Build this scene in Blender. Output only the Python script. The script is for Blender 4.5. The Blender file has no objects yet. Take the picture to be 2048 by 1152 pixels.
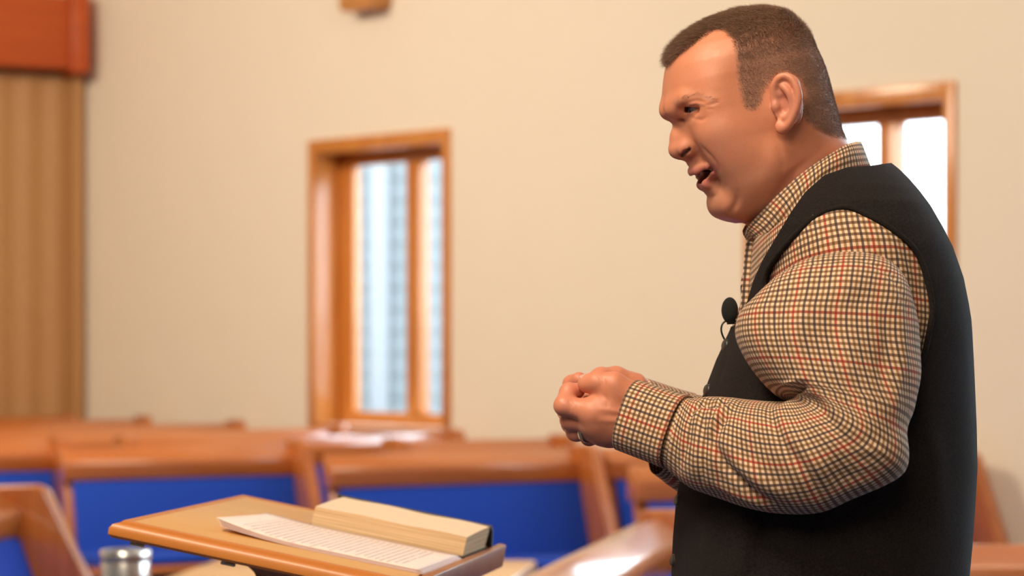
import bpy, bmesh, math, random
import numpy as np
from mathutils import Vector, Matrix
random.seed(7); rng = np.random.default_rng(7)
SC = bpy.context.scene; COL = SC.collection

# ------------------------------------------------------------------ camera, world, lights, exposure
CAMZ = 1.40; FPX = 4500.0; HORIZON = 665.0
def P(px, py, D):                      # point seen at (px,py) of the 2048x1152 frame, D metres away along the view axis
    return Vector(((px - 1024) / FPX * D, D, CAMZ - (py - HORIZON) / FPX * D))
cam = bpy.data.cameras.new('camera'); camo = bpy.data.objects.new('camera', cam); COL.objects.link(camo)
camo.location = (0, 0, CAMZ); camo.rotation_euler = (math.pi / 2, 0, 0)
cam.sensor_width = 36.0; cam.lens = FPX * 36 / 2048; cam.shift_y = (HORIZON - 576) / 2048
cam.clip_start = 0.05; cam.clip_end = 200
cam.dof.use_dof = True; cam.dof.focus_distance = 2.47; cam.dof.aperture_fstop = 4.8
SC.camera = camo
w = bpy.data.worlds.new('sky'); SC.world = w; w.use_nodes = True
w.node_tree.nodes['Background'].inputs[0].default_value = (0.80, 0.90, 1.0, 1)
w.node_tree.nodes['Background'].inputs[1].default_value = 9.0
vs = SC.view_settings
vs.view_transform = 'Standard'; vs.look = 'None'; vs.gamma = 1.0; vs.use_curve_mapping = False; vs.exposure = 0.0
def area(name, loc, target, size, power, color, size_y=None):
    l = bpy.data.lights.new(name, 'AREA'); l.energy = power; l.color = color; l.size = size
    if size_y: l.shape = 'RECTANGLE'; l.size_y = size_y
    o = bpy.data.objects.new(name, l); COL.objects.link(o); o.location = loc
    o.rotation_euler = (Vector(target) - Vector(loc)).to_track_quat('-Z', 'Y').to_euler(); return o
WARM = (1.0, 0.835, 0.63)
area('ceiling_lamp_hall', (-3.6, 7.6, 4.45), (-2.4, 11.5, 1.0), 2.0, 400, WARM)
area('ceiling_lamp_wall', (1.0, 5.2, 4.45), (0.8, 9.6, 1.2), 2.0, 105, WARM)
area('ceiling_lamp_stage', (-1.4, 1.0, 4.3), (0.3, 2.5, 1.4), 1.0, 130, WARM)
area('front_fill', (-0.9, -1.6, 4.3), (0.3, 2.5, 1.3), 2.0, 185, WARM)  # added warm fill from the camera side, stands in for bounced light
try:
    SC.cycles.use_denoising = True; SC.cycles.caustics_reflective = False; SC.cycles.caustics_refractive = False
    SC.cycles.sample_clamp_indirect = 6.0
except Exception: pass

# ------------------------------------------------------------------ helpers
def lin(r, g, b):
    f = lambda c: (c / 255 / 12.92) if c / 255 <= 0.04045 else ((c / 255 + 0.055) / 1.055) ** 2.4
    return (f(r), f(g), f(b))
class NT:
    """small node helper"""
    def __init__(s, name):
        s.m = bpy.data.materials.new(name); s.m.use_nodes = True
        s.n = s.m.node_tree.nodes; s.l = s.m.node_tree.links; s.b = s.n['Principled BSDF']
    def add(s, t, **kw):
        x = s.n.new(t)
        for k, v in kw.items(): setattr(x, k, v)
        return x
    def set(s, sock, v):
        if isinstance(v, (int, float)) : sock.default_value = v
        elif isinstance(v, tuple): sock.default_value = v if len(v) == 4 or sock.type == 'VECTOR' else (*v, 1)
        else: s.l.new(v, sock)
    def math(s, op, a, b=0.0, c=None):
        x = s.add('ShaderNodeMath', operation=op); s.set(x.inputs[0], a); s.set(x.inputs[1], b)
        if c is not None: s.set(x.inputs[2], c)
        return x.outputs[0]
    def mix(s, f, a, b, mode='MIX'):
        x = s.add('ShaderNodeMix', data_type='RGBA', blend_type=mode)
        s.set(x.inputs[0], f); s.set(x.inputs[6], a); s.set(x.inputs[7], b); return x.outputs[2]
    def noise(s, scale, detail=3.0, vec=None, rough=0.5):
        x = s.add('ShaderNodeTexNoise'); x.inputs['Scale'].default_value = scale; x.inputs['Detail'].default_value = detail
        x.inputs['Roughness'].default_value = rough
        if vec is not None: s.l.new(vec, x.inputs['Vector'])
        return x.outputs[0]
    def coord(s, which='Object', scale=(1, 1, 1), rot=(0, 0, 0)):
        t = s.add('ShaderNodeTexCoord'); m = s.add('ShaderNodeMapping'); m.inputs['Scale'].default_value = scale
        m.inputs['Rotation'].default_value = rot
        s.l.new(t.outputs[which], m.inputs[0]); return m.outputs[0]
    def ramp(s, f, lo, hi, a, b):
        x = s.add('ShaderNodeMapRange'); s.set(x.inputs[0], f); x.inputs[1].default_value = lo; x.inputs[2].default_value = hi
        x.inputs[3].default_value = a; x.inputs[4].default_value = b; return x.outputs[0]
    def bump(s, h, strength=0.2, dist=0.002):
        x = s.add('ShaderNodeBump'); x.inputs['Strength'].default_value = strength; x.inputs['Distance'].default_value = dist
        s.set(x.inputs['Height'], h); s.l.new(x.outputs[0], s.b.inputs['Normal'])
    def base(s, c): s.set(s.b.inputs['Base Color'], c)
    def p(s, **kw):
        for k, v in kw.items(): s.set(s.b.inputs[k.replace('_', ' ')], v)
        return s
def mat_plain(name, c, rough=0.5, var=0.08, scale=30, bump=0.0, **kw):
    t = NT(name); v = t.coord(); n = t.noise(scale, 4, v)
    t.base(t.mix(n, tuple(x * (1 - var) for x in c), tuple(min(1, x * (1 + var)) for x in c)))
    t.p(Roughness=rough, **kw)
    if bump: t.bump(t.noise(scale * 6, 3, v), bump, 0.002)
    return t.m
def mat_wood(name, dark, light, axis=0, rough=0.35, scale=6.0, coat=0.0):
    t = NT(name); sc = [scale * 5] * 3; sc[axis] = scale * 0.35
    v = t.coord('Object', tuple(sc)); n = t.noise(1.0, 6, v, 0.6)
    v2 = t.coord('Object', tuple(x * 6 for x in sc)); n2 = t.noise(1.0, 3, v2)
    f = t.math('ADD', t.math('MULTIPLY', t.ramp(n, 0.3, 0.7, 0, 1), 0.75), t.math('MULTIPLY', n2, 0.25))
    t.base(t.mix(f, dark, light)); t.p(Roughness=rough, Coat_Weight=coat, Coat_Roughness=0.12)
    t.bump(n2, 0.12, 0.001); return t.m

def tag(o, label=None, cat=None, group=None, kind=None):
    if label: o['label'] = label
    if cat: o['category'] = cat
    if group: o['group'] = group
    if kind: o['kind'] = kind
    return o
def mesh_obj(name, verts, faces, mat, parent=None, smooth=False, uv=None, cols=None):
    me = bpy.data.meshes.new(name); me.from_pydata([tuple(v) for v in verts], [], [tuple(f) for f in faces]); me.update()
    if mat is not None: me.materials.append(mat)
    if uv is not None:
        L = me.uv_layers.new(name='UVMap'); idx = np.zeros(len(me.loops), dtype=np.int32); me.loops.foreach_get('vertex_index', idx)
        L.data.foreach_set('uv', np.asarray(uv, dtype=np.float32)[idx].ravel())
    if cols is not None:
        a = me.color_attributes.new('col', 'FLOAT_COLOR', 'POINT')
        a.data.foreach_set('color', np.hstack([cols, np.ones((len(cols), 1))]).astype(np.float32).ravel())
    if smooth: me.polygons.foreach_set('use_smooth', [True] * len(me.polygons))
    o = bpy.data.objects.new(name, me); COL.objects.link(o)
    if parent is not None: o.parent = parent
    return o
def bm_obj(name, bm, mat, parent=None, smooth=False):
    me = bpy.data.meshes.new(name); bmesh.ops.recalc_face_normals(bm, faces=bm.faces[:]); bm.to_mesh(me); bm.free()
    me.materials.append(mat)
    if smooth:
        me.polygons.foreach_set('use_smooth', [True] * len(me.polygons))
        try: me.set_sharp_from_angle(angle=math.radians(40))
        except Exception: pass
    o = bpy.data.objects.new(name, me); COL.objects.link(o)
    if parent is not None: o.parent = parent
    return o
def box(bm, c, s, bevel=0.0, M=None, seg=2):
    r = bmesh.ops.create_cube(bm, size=1.0); vs_ = r['verts']
    for v in vs_: v.co = Vector((v.co.x * s[0] + c[0], v.co.y * s[1] + c[1], v.co.z * s[2] + c[2]))
    if bevel:
        es = list({e for v in vs_ for e in v.link_edges})
        q = bmesh.ops.bevel(bm, geom=es, offset=bevel, segments=seg, affect='EDGES', profile=0.5)
        vs_ = list({v for f in q['faces'] for v in f.verts} | {v for v in vs_ if v.is_valid})
    if M is not None:
        for v in vs_: v.co = M @ v.co
def box_obj(name, c, s, mat, parent=None, bevel=0.0, seg=2):
    bm = bmesh.new(); box(bm, c, s, bevel, None, seg); return bm_obj(name, bm, mat, parent, smooth=bevel > 0)
def prism_obj(name, prof, a0, a1, mat, parent=None, axis='x', bevel=0.0, seg=2):
    """extrude a 2-D profile (list of (p,q)) along an axis from a0 to a1; p,q fill the two other axes in order"""
    bm = bmesh.new(); f = {'x': lambda a, p, q: (a, p, q), 'y': lambda a, p, q: (p, a, q), 'z': lambda a, p, q: (p, q, a)}[axis]
    A = [bm.verts.new(f(a0, p, q)) for p, q in prof]; B = [bm.verts.new(f(a1, p, q)) for p, q in prof]
    n = len(prof); bm.faces.new(A[::-1]); bm.faces.new(B)
    for i in range(n): bm.faces.new((A[i], A[(i + 1) % n], B[(i + 1) % n], B[i]))
    if bevel: bmesh.ops.bevel(bm, geom=bm.edges[:], offset=bevel, segments=seg, affect='EDGES', profile=0.5)
    return bm_obj(name, bm, mat, parent, smooth=bevel > 0)
def lathe_obj(name, prof, mat, parent=None, n=40, c=(0, 0, 0)):
    V = []; F = []
    for r, z in prof:
        for k in range(n):
            a = 2 * math.pi * k / n; V.append((c[0] + r * math.cos(a), c[1] + r * math.sin(a), c[2] + z))
    for i in range(len(prof) - 1):
        for k in range(n): F.append((i * n + k, i * n + (k + 1) % n, (i + 1) * n + (k + 1) % n, (i + 1) * n + k))
    o = mesh_obj(name, V, F, mat, parent, smooth=True)
    try: o.data.set_sharp_from_angle(angle=math.radians(40))
    except Exception: pass
    return o
def tube(pts, radii, n=10, closed=False):
    """verts, faces of a tube along points"""
    pts = [Vector(p) for p in pts]; m = len(pts)
    if not hasattr(radii, '__len__'): radii = [radii] * m
    V = []; F = []; ref = Vector((0.13, 0.21, 0.97))
    for i, p in enumerate(pts):
        a = pts[(i - 1) % m] if (closed or i) else p; b = pts[(i + 1) % m] if (closed or i < m - 1) else p
        t = (b - a).normalized(); e1 = t.cross(ref).normalized(); e2 = t.cross(e1)
        for k in range(n):
            an = 2 * math.pi * k / n; V.append(p + (e1 * math.cos(an) + e2 * math.sin(an)) * radii[i])
    R = m if closed else m - 1
    for i in range(R):
        j = (i + 1) % m
        for k in range(n): F.append((i * n + k, i * n + (k + 1) % n, j * n + (k + 1) % n, j * n + k))
    if not closed:
        F.append(tuple(range(n))[::-1]); F.append(tuple((m - 1) * n + k for k in range(n)))
    return V, F
def catmull(pts, per=8, closed=False):
    pts = np.asarray(pts, float); n = len(pts); out = []
    for i in range(n if closed else n - 1):
        if closed: p0, p1, p2, p3 = pts[(i - 1) % n], pts[i], pts[(i + 1) % n], pts[(i + 2) % n]
        else: p0, p1, p2, p3 = pts[max(i - 1, 0)], pts[i], pts[i + 1], pts[min(i + 2, n - 1)]
        for k in range(per):
            t = k / per
            out.append(0.5 * (2 * p1 + (p2 - p0) * t + (2 * p0 - 5 * p1 + 4 * p2 - p3) * t * t + (3 * p1 - p0 - 3 * p2 + p3) * t ** 3))
    if not closed: out.append(pts[-1])
    return np.array(out)
def empty(name, loc=(0, 0, 0), rz=0.0):
    o = bpy.data.objects.new(name, None); COL.objects.link(o); o.location = loc; o.rotation_euler = (0, 0, rz); o.empty_display_size = 0.1
    return o
def copy_tree(o, parent=None):
    c = o.copy(); COL.objects.link(c); c.parent = parent
    for ch in o.children: copy_tree(ch, c)
    return c

# ------------------------------------------------------------------ materials of the room
M_wall = mat_plain('cream_paint', (0.80, 0.71, 0.59), 0.85, 0.015, 3, 0.05)
M_ceil = mat_plain('ceiling_paint', (0.82, 0.76, 0.66), 0.9, 0.03, 4)
M_floor = mat_plain('blue_carpet', (0.05, 0.07, 0.16), 0.95, 0.25, 90, 0.4)
M_oak = mat_wood('oak_trim', lin(178, 104, 42), lin(212, 142, 70), 2, 0.3, 5, 0.35)
M_oakd = mat_wood('oak_dark', lin(150, 70, 22), lin(180, 92, 34), 0, 0.35, 4, 0.25)
M_header = mat_wood('header_wood', lin(170, 70, 20), lin(186, 84, 30), 0, 0.45, 3)
M_pew = mat_wood('pew_oak', lin(160, 84, 32), lin(196, 116, 56), 0, 0.30, 5, 1.0)
M_pewend = mat_wood('pew_end_oak', lin(158, 82, 30), lin(192, 112, 52), 2, 0.30, 5, 1.0)
M_blue = mat_plain('blue_upholstery', lin(0, 58, 166), 0.9, 0.12, 260, 0.25)
M_part = mat_plain('partition_vinyl', lin(176, 130, 82), 0.6, 0.06, 20, 0.05)
M_glasspane = NT('window_glass')
def _glass(t):
    tr = t.add('ShaderNodeBsdfTransparent'); tr.inputs[0].default_value = (0.93, 0.97, 0.97, 1)
    gl = t.add('ShaderNodeBsdfGlossy'); gl.inputs['Roughness'].default_value = 0.02
    mx = t.add('ShaderNodeMixShader'); mx.inputs[0].default_value = 0.05; t.l.new(tr.outputs[0], mx.inputs[1]); t.l.new(gl.outputs[0], mx.inputs[2])
    t.l.new(mx.outputs[0], t.n['Material Output'].inputs[0]); return t.m
M_glasspane = _glass(M_glasspane)

# ------------------------------------------------------------------ room shell
U = Vector((math.sqrt(.5), -math.sqrt(.5), 0)); OUT = Vector((math.sqrt(.5), math.sqrt(.5), 0)); W0 = Vector((-1.077, 12.0, 0))
MW = Matrix.Translation(W0) @ Matrix((( U.x, OUT.x, 0, 0), (U.y, OUT.y, 0, 0), (0, 0, 1, 0), (0, 0, 0, 1)))   # side wall: x along, y outward, z up
HC = 4.6; S0, S1 = -2.17, 11.2
WIN = [(0.0, 1.095, 2.42), (2.977, 1.095, 2.42), (5.4, 2.3, 4.35), (8.1, 2.3, 4.35)]; WZ0 = 0.885; TH = 0.30      # start, width, head height
def wall_pt(s, out=0.0, z=0.0): return W0 + U * s + OUT * out + Vector((0, 0, z))
bm = bmesh.new(); cuts = [S0 - .3]
for s, ww, z1 in WIN: cuts += [s + 0.03, s + ww - 0.03]
cuts.append(S1 + .3)
for i in range(len(cuts) - 1):
    a, b = cuts[i], cuts[i + 1]
    if i % 2 == 0: box(bm, ((a + b) / 2, TH / 2, HC / 2), (b - a, TH, HC))
    else:
        box(bm, ((a + b) / 2, TH / 2, (WZ0 + .03) / 2), (b - a, TH, WZ0 + .03)); box(bm, ((a + b) / 2, TH / 2, (HC + WIN[i // 2][2] - .03) / 2), (b - a, TH, HC - WIN[i // 2][2] + .03))
o = bm_obj('wall_right', bm, M_wall); o.matrix_world = MW; tag(o, 'cream painted side wall with two tall oak framed windows', kind='structure')
CORN = wall_pt(S0); VB = Vector((-0.9, -0.436, 0)).normalized(); NB = Vector((0.436, -0.9, 0)).normalized()    # back wall direction, its inward normal
def slab(name, a, b, n_out, z0, z1, th, mat, label):
    a = Vector(a); b = Vector(b); n = Vector(n_out); V = []
    for z in (z0, z1):
        for p in (a, b, b + n * th, a + n * th): V.append((p.x, p.y, z))
    F = [(0, 1, 2, 3), (7, 6, 5, 4), (0, 4, 5, 1), (1, 5, 6, 2), (2, 6, 7, 3), (3, 7, 4, 0)]
    bm = bmesh.new(); q = [bm.verts.new(v) for v in V]
    for f in F: bm.faces.new([q[i] for i in f])
    return tag(bm_obj(name, bm, mat), label, kind='structure')
BL = CORN + VB * 5.5; E1 = wall_pt(S1)
slab('wall_back', CORN, BL, -NB, 0, HC, .25, M_wall, 'cream wall behind the pews holding the folding partition')
slab('wall_left', BL, (BL.x, -4, 0), (-1, 0, 0), 0, HC, .25, M_wall, 'plain cream wall on the left, out of view')
slab('wall_front', (BL.x, -4, 0), (E1.x, -4, 0), (0, -1, 0), 0, HC, .25, M_wall, 'plain cream wall behind the platform')
slab('wall_side', (E1.x, -4, 0), E1, (1, 0, 0), 0, HC, .25, M_wall, 'plain cream wall on the right, out of view')
poly = [CORN, BL, Vector((BL.x, -4, 0)), Vector((E1.x, -4, 0)), E1]
for nm, z, m, lb, dz in (('floor', 0, M_floor, 'dark blue carpet floor of the church hall', -.2), ('ceiling', HC, M_ceil, 'pale flat ceiling', .2)):
    bm = bmesh.new(); a = [bm.verts.new((p.x, p.y, z)) for p in poly]; b = [bm.verts.new((p.x, p.y, z + dz)) for p in poly]
    bm.faces.new(a); bm.faces.new(b[::-1])
    for i in range(5): bm.faces.new((a[i], a[(i + 1) % 5], b[(i + 1) % 5], b[i]))
    tag(bm_obj(nm, bm, m), lb, kind='structure')

# windows: casing flush on the wall, deep oak recess, sash with two lights
def window(n, label):
    s0, WW, WZ1 = WIN[n - 1]; sc_ = WW / 1.095
    cas = bmesh.new(); cw = 0.055; p = 0.018
    for (x0, x1, z0, z1) in ((0, cw, WZ0, WZ1), (WW - cw, WW, WZ0, WZ1), (cw, WW - cw, WZ1 - cw - .02, WZ1), (cw, WW - cw, WZ0, WZ0 + cw * .6)):
        box(cas, ((x0 + x1) / 2, -p / 2 + .002, (z0 + z1) / 2), (x1 - x0, p + .004, z1 - z0), .004)
    root = bm_obj('window_%d' % n, cas, M_oak, None, True); root.matrix_world = MW @ Matrix.Translation((s0, 0, 0)); tag(root, label, kind='structure')
    i0, i1, k0, k1 = cw - .012, WW - cw + .012, WZ0 + cw * .6 - .012, WZ1 - cw - .02 + .012; d = 0.22
    def part(nm, x0, x1, y0, y1, z0, z1, m=M_oak, bev=.003):
        return box_obj(nm, ((x0 + x1) / 2, (y0 + y1) / 2, (z0 + z1) / 2), (x1 - x0, y1 - y0, z1 - z0), m, root, bev)
    part('jamb', i0 - .012, i0, 0, d, k0, k1); part('jamb', i1, i1 + .012, 0, d, k0, k1)
    part('head', i0, i1, 0, d, k1, k1 + .012); part('sill', i0 - .01, i1 + .01, -.0, d, k0 - .012, k0)
    zb, zt = k0 + .075, k1 - .07
    part('stile', i0, i0 + .115, d - .05, d, k0, k1); part('stile', i1 - .10, i1, d - .05, d, k0, k1)
    part('mullion', .60 * sc_, .60 * sc_ + .10, d - .075, d, zb, zt)
    part('rail', i0 + .115, i1 - .10, d - .05, d, zt, k1); part('rail', i0 + .115, i1 - .10, d - .05, d, k0, zb)
    part('pane', i0 + .115, .60 * sc_, d - .022, d - .018, zb, zt, M_glasspane, 0); part('pane', .60 * sc_ + .10, i1 - .10, d - .022, d - .018, zb, zt, M_glasspane, 0)
    return root
window(1, 'tall oak framed window with a deep recess left of the man')
window(2, 'bright tall oak framed window behind the head and back of the man')
window(3, 'unseen tall oak framed window added further along the wall for daylight'); window(4, 'last unseen tall oak framed window of the side wall, added for daylight')  # unseen pair, added and made tall to bring daylight in from the right

# outside: snow and a neighbouring house seen through the first window
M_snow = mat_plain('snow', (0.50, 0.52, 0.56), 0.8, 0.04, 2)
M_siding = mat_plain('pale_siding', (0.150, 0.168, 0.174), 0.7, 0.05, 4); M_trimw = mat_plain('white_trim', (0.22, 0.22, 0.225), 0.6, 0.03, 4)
a, b = wall_pt(-14, .5), wall_pt(16, .5)
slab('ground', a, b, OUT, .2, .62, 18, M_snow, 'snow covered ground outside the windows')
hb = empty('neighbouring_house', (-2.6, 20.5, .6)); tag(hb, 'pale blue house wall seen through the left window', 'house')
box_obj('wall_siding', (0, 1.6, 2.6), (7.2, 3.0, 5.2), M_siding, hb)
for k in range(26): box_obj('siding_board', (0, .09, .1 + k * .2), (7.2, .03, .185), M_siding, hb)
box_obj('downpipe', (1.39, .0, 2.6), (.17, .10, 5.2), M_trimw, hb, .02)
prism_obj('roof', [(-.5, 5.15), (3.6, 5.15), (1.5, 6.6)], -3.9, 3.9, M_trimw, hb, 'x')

# folding partition with header on the back wall
MB_ = Matrix.Translation(CORN) @ Matrix(((VB.x, NB.x, 0, 0), (VB.y, NB.y, 0, 0), (0, 0, 1, 0), (0, 0, 0, 1)))      # x away from the corner, y into the room
fp = empty('folding_partition'); fp.matrix_world = MB_; tag(fp, 'tan accordion folding partition hanging below the orange wood header', 'partition')
pw = 0.085; npan = 38; x = 0.06
for k in range(npan):
    y0, y1 = (.05, .068) if k % 2 == 0 else (.068, .05)
    bm = bmesh.new(); q = [(x, y0), (x + pw, y1), (x + pw, y1 + .012), (x, y0 + .012)]
    A = [bm.verts.new((p_, q_, .02)) for p_, q_ in q]; B = [bm.verts.new((p_, q_, 2.93)) for p_, q_ in q]
    bm.faces.new(A[::-1]); bm.faces.new(B)
    for i in range(4): bm.faces.new((A[i], A[(i + 1) % 4], B[(i + 1) % 4], B[i]))
    bm_obj('panel', bm, M_part, fp); x += pw
box_obj('jamb_post', (.03, .07, 1.47), (.06, .12, 2.92), M_part, fp, .006)
hd = empty('partition_header'); hd.matrix_world = MB_; tag(hd, 'orange brown wood header beam above the folding partition', 'header')
box_obj('beam', (1.82, .14, 3.165), (3.4, .28, .425), M_header, hd, .006)
box_obj('end_cap', (.065, .155, 3.165), (.11, .31, .475), M_header, hd, .01)
# small wooden box light on the side wall
sb = empty('wall_box'); sb.matrix_world = MW @ Matrix.Translation((.40, 0, 3.07)); tag(sb, 'small square tan wooden box fixed high on the wall above the window', 'wall light')
M_boxw = mat_wood('sconce_wood', lin(184, 128, 70), lin(206, 146, 84), 2, 0.5, 6)
box_obj('housing', (.13, -.075, .14), (.255, .15, .27), M_boxw, sb, .012)
box_obj('bottom_board', (.13, -.078, -.004), (.235, .13, .02), M_oak, sb, .004)

# ------------------------------------------------------------------ pews
def make_pew(L, label, cushion=True, two_ends=True):
    r = empty('pew'); tag(r, label, 'pew', 'oak pews with blue upholstery in rows')
    rk = 0.10      # back rake
    if cushion:
        prism_obj('back_cushion', [(-.02 - .012, .775), (-.055, .76), (-.16, .47), (-.13, .44), (-.10, .46)], .055, L - .055, M_blue, r, 'x', .006)
    prism_obj('back_panel', [(.035, .80), (.005, .80), (-.085, .40), (-.055, .40)], .03, L - .03, M_pew, r, 'x', .003)
    prism_obj('top_rail', [(.055, .772), (-.050, .772), (-.057, .838), (-.050, .860), (.028, .906), (.050, .904), (.058, .885)], .02, L - .02, M_pew, r, 'x', .006)
    prism_obj('seat', [(-.08, .40), (-.08, .425), (-.50, .445), (-.515, .43), (-.50, .405)], .03, L - .03, M_pew, r, 'x', .003)
    if cushion: prism_obj('seat_cushion', [(-.10, .43), (-.11, .475), (-.47, .495), (-.505, .475), (-.50, .448)], .05, L - .05, M_blue, r, 'x', .008)
    prof = [(.075, 0), (.075, .90), (.06, .925), (-.10, .93), (-.135, .915), (-.29, .56), (-.34, .53), (-.46, .515), (-.50, .49), (-.51, .45), (-.47, .38), (-.46, 0)]
    for x0 in ((0, L - .055) if two_ends else (L - .055,)):
        prism_obj('end_panel', prof, x0, x0 + .055, M_pewend, r, 'x', .012, 3)
    return r
WDIR = Vector((0.9, 0.436, 0)).normalized(); RZ = math.atan2(WDIR.y, WDIR.x)
def place_row(right, L, label, two=True):
    """right: ground position of the row's right end (front view)"""
    r = make_pew(L, label, True, two); p = Vector(right) - WDIR * L; r.location = p; r.rotation_euler = (0, 0, RZ); return r
place_row((0.315, 9.60, 0), 1.20, 'blue backed pew in the middle, directly behind the open book on the lectern', False)
place_row((-.935, 10.0, 0), 1.10, 'blue backed pew behind the left corner of the lectern', False)
place_row((-2.06, 10.30, 0), .8, 'blue backed pew at the left edge, behind the nearer pew end', False)
place_row((1.80, 9.0, 0), 1.52, 'blue backed pew partly hidden behind the hands and vest of the man', False)
place_row((.93, 9.87, 0), .62, 'short blue backed pew by the wall just below the cuffs of the man', False)
for s, L, lb in ((1.97, .90, 'oak pew whose plain top shows just above the middle blue pew'),
                 (1.22, 1.7, 'oak pew row ending at the wall right of the left window'),
                 (0.36, 3.0, 'oak pew row ending at the wall below the left window'),
                 (-.49, 2.6, 'oak pew row ending at the wall left of the left window'),
                 (-1.34, 2.6, 'oak pew row ending at the wall midway between window and partition')):
    e = wall_pt(s, -.10); place_row((e.x, e.y, 0), L, lb)
e = wall_pt(-2.05, -.12) ; place_row((e.x + .02, e.y - .12, 0), 1.5, 'rearmost oak pew row in front of the folding partition')
# two side pews nearer the platform, facing the centre
r = make_pew(1.5, 'blue side pew with slanting oak end panel in the lower left corner'); r['label'] = 'blue side pew with slanting oak end panel in the lower left corner'
r.rotation_euler = (0, 0, math.radians(82)); r.location = Vector((-1.56, 7.0, 0)) - Vector((math.cos(math.radians(82)), math.sin(math.radians(82)), 0)) * 1.5
rz = math.radians(77); r = make_pew(2.2, 'blue side pew whose oak rail shines white beside the vest of the man')
r.rotation_euler = (0, 0, rz); r.location = Vector((.415, 6.05, 0)) - Vector((math.cos(rz), math.sin(rz), 0)) * 2.2
r = make_pew(1.4, 'oak side pew at the right edge behind the back of the man'); r.location = (.80, 5.22, 0)

# ------------------------------------------------------------------ table and steel canister
M_tan = mat_wood('tan_maple', lin(214, 164, 108), lin(232, 188, 134), 0, 0.3, 4, 0.4)
tb = empty('communion_table', (-.42, 6.08, 0), math.radians(-8)); tag(tb, 'light tan wooden table behind and below the lectern', 'table')
box_obj('table_top', (0, 0, .745), (.90, .62, .03), M_tan, tb, .008, 3)
box_obj('apron', (0, -.25, .68), (.76, .02, .10), M_tan, tb, .003); box_obj('apron', (0, .25, .68), (.76, .02, .10), M_tan, tb, .003)
for sx in (-1, 1):
    for sy in (-1, 1): box_obj('leg', (sx * .38, sy * .25, .365), (.06, .06, .73), M_tan, tb, .006)
M_steel = NT('polished_steel').p(Metallic=1.0, Roughness=0.24); M_steel.base((.90, .88, .86)); M_steel = M_steel.m
st = empty('plant_stand', (-.859, 5.0, .014)); tag(st, 'slim wooden stand carrying the steel canister', 'stand')
lathe_obj('stand_top', [(0.0001, .70), (.15, .70), (.16, .708), (.16, .72), (.15, .728), (.0001, .728)], M_oak, st)
lathe_obj('column', [(.0001, .03), (.03, .03), (.022, .2), (.03, .45), (.02, .6), (.05, .70), (.0001, .70)], M_oak, st, 24)
lathe_obj('base', [(.0001, -.014), (.17, -.014), (.17, .02), (.05, .04), (.0001, .04)], M_oak, st)
cn = empty('steel_canister', (-.859, 5.0, .743)); tag(cn, 'polished steel canister in the lower left, in front of the blue pews', 'canister')
lathe_obj('body', [(.0001, 0), (.052, 0), (.0545, .003), (.0545, .165), (.052, .17), (.049, .17), (.049, .01), (.0001, .01)], M_steel, cn, 48)
lathe_obj('rim_band', [(.0547, .150), (.0562, .152), (.0562, .171), (.054, .174), (.0495, .172), (.0495, .168), (.0547, .165)], M_steel, cn, 48)

# ------------------------------------------------------------------ lectern, open book, notes
M_lect = mat_wood('lectern_top_maple', lin(206, 150, 84), lin(220, 168, 104), 0, 0.38, 3, 0.2)
M_lecte = mat_wood('lectern_edge', lin(176, 98, 30), lin(206, 130, 52), 0, 0.42, 6, 0.12)
M_lectd = mat_wood('lectern_post_wood', lin(140, 78, 34), lin(168, 100, 48), 2, 0.4, 5, 0.2)
LW, LD = 0.46, 0.385            # across (away from the camera), up-down the slope
ACR = Vector((.215, .977, 0)).normalized(); DN = Vector((ACR.y, -ACR.x, 0)); SL = math.radians(10.2)
dnv = DN * math.cos(SL) - Vector((0, 0, 1)) * math.sin(SL); upn = ACR.cross(dnv); upn = upn if upn.z > 0 else -upn
zA = ACR.y * LW / 0.1621
CA = P(229, 1040, zA)
ML = Matrix.Translation(CA) @ Matrix(((dnv.x, ACR.x, upn.x, 0), (dnv.y, ACR.y, upn.y, 0), (dnv.z, ACR.z, upn.z, 0), (0, 0, 0, 1)))   # x down slope, y across, z off the surface
LC = ML @ Vector((LD * .52, LW / 2, 0))
lec = empty('lectern', (LC.x, LC.y, 0)); tag(lec, 'wooden lectern with slanted tan top and rounded brown edge before the man', 'lectern')
LI = Matrix.Translation(-Vector((LC.x, LC.y, 0))) @ ML
def lchild(o): o.matrix_parent_inverse = Matrix.Identity(4); o.matrix_local = LI; return o
bm = bmesh.new(); box(bm, (LD / 2, LW / 2, -.0095), (LD - .02, LW - .028, .019), .001); lchild(bm_obj('top_board', bm, M_lect, lec, True))
# moulded edge: profile swept along near side, upper side and far side
prof = [(.017, .0004), (.009, .001), (.006, -.002), (-.001, -.005), (-.004, -.010), (-.004, -.018), (.000, -.022), (.017, -.022)]
for f, g0, g1 in ((lambda a, p, q: (a, p, q), lambda p: p, lambda p: LD), (lambda a, p, q: (a, LW - p, q), lambda p: p, lambda p: LD), (lambda a, p, q: (p, a, q), lambda p: p, lambda p: LW - p)):
    bm = bmesh.new(); A = [bm.verts.new(f(g0(p), p, q)) for p, q in prof]; B = [bm.verts.new(f(g1(p), p, q)) for p, q in prof]
    bm.faces.new(A[::-1]); bm.faces.new(B)
    for i in range(len(prof)): bm.faces.new((A[i], A[(i + 1) % len(prof)], B[(i + 1) % len(prof)], B[i]))
    lchild(bm_obj('edge_moulding', bm, M_lecte, lec, True))
bm = bmesh.new(); box(bm, (LD + .006, LW / 2, -.011), (.012, LW + .01, .032), .0025); lchild(bm_obj('book_ledge', bm, M_lectd, lec, True))
M_clip = NT('dull_metal').p(Metallic=.8, Roughness=.4); M_clip.base((.5, .42, .34)); M_clip = M_clip.m
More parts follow.
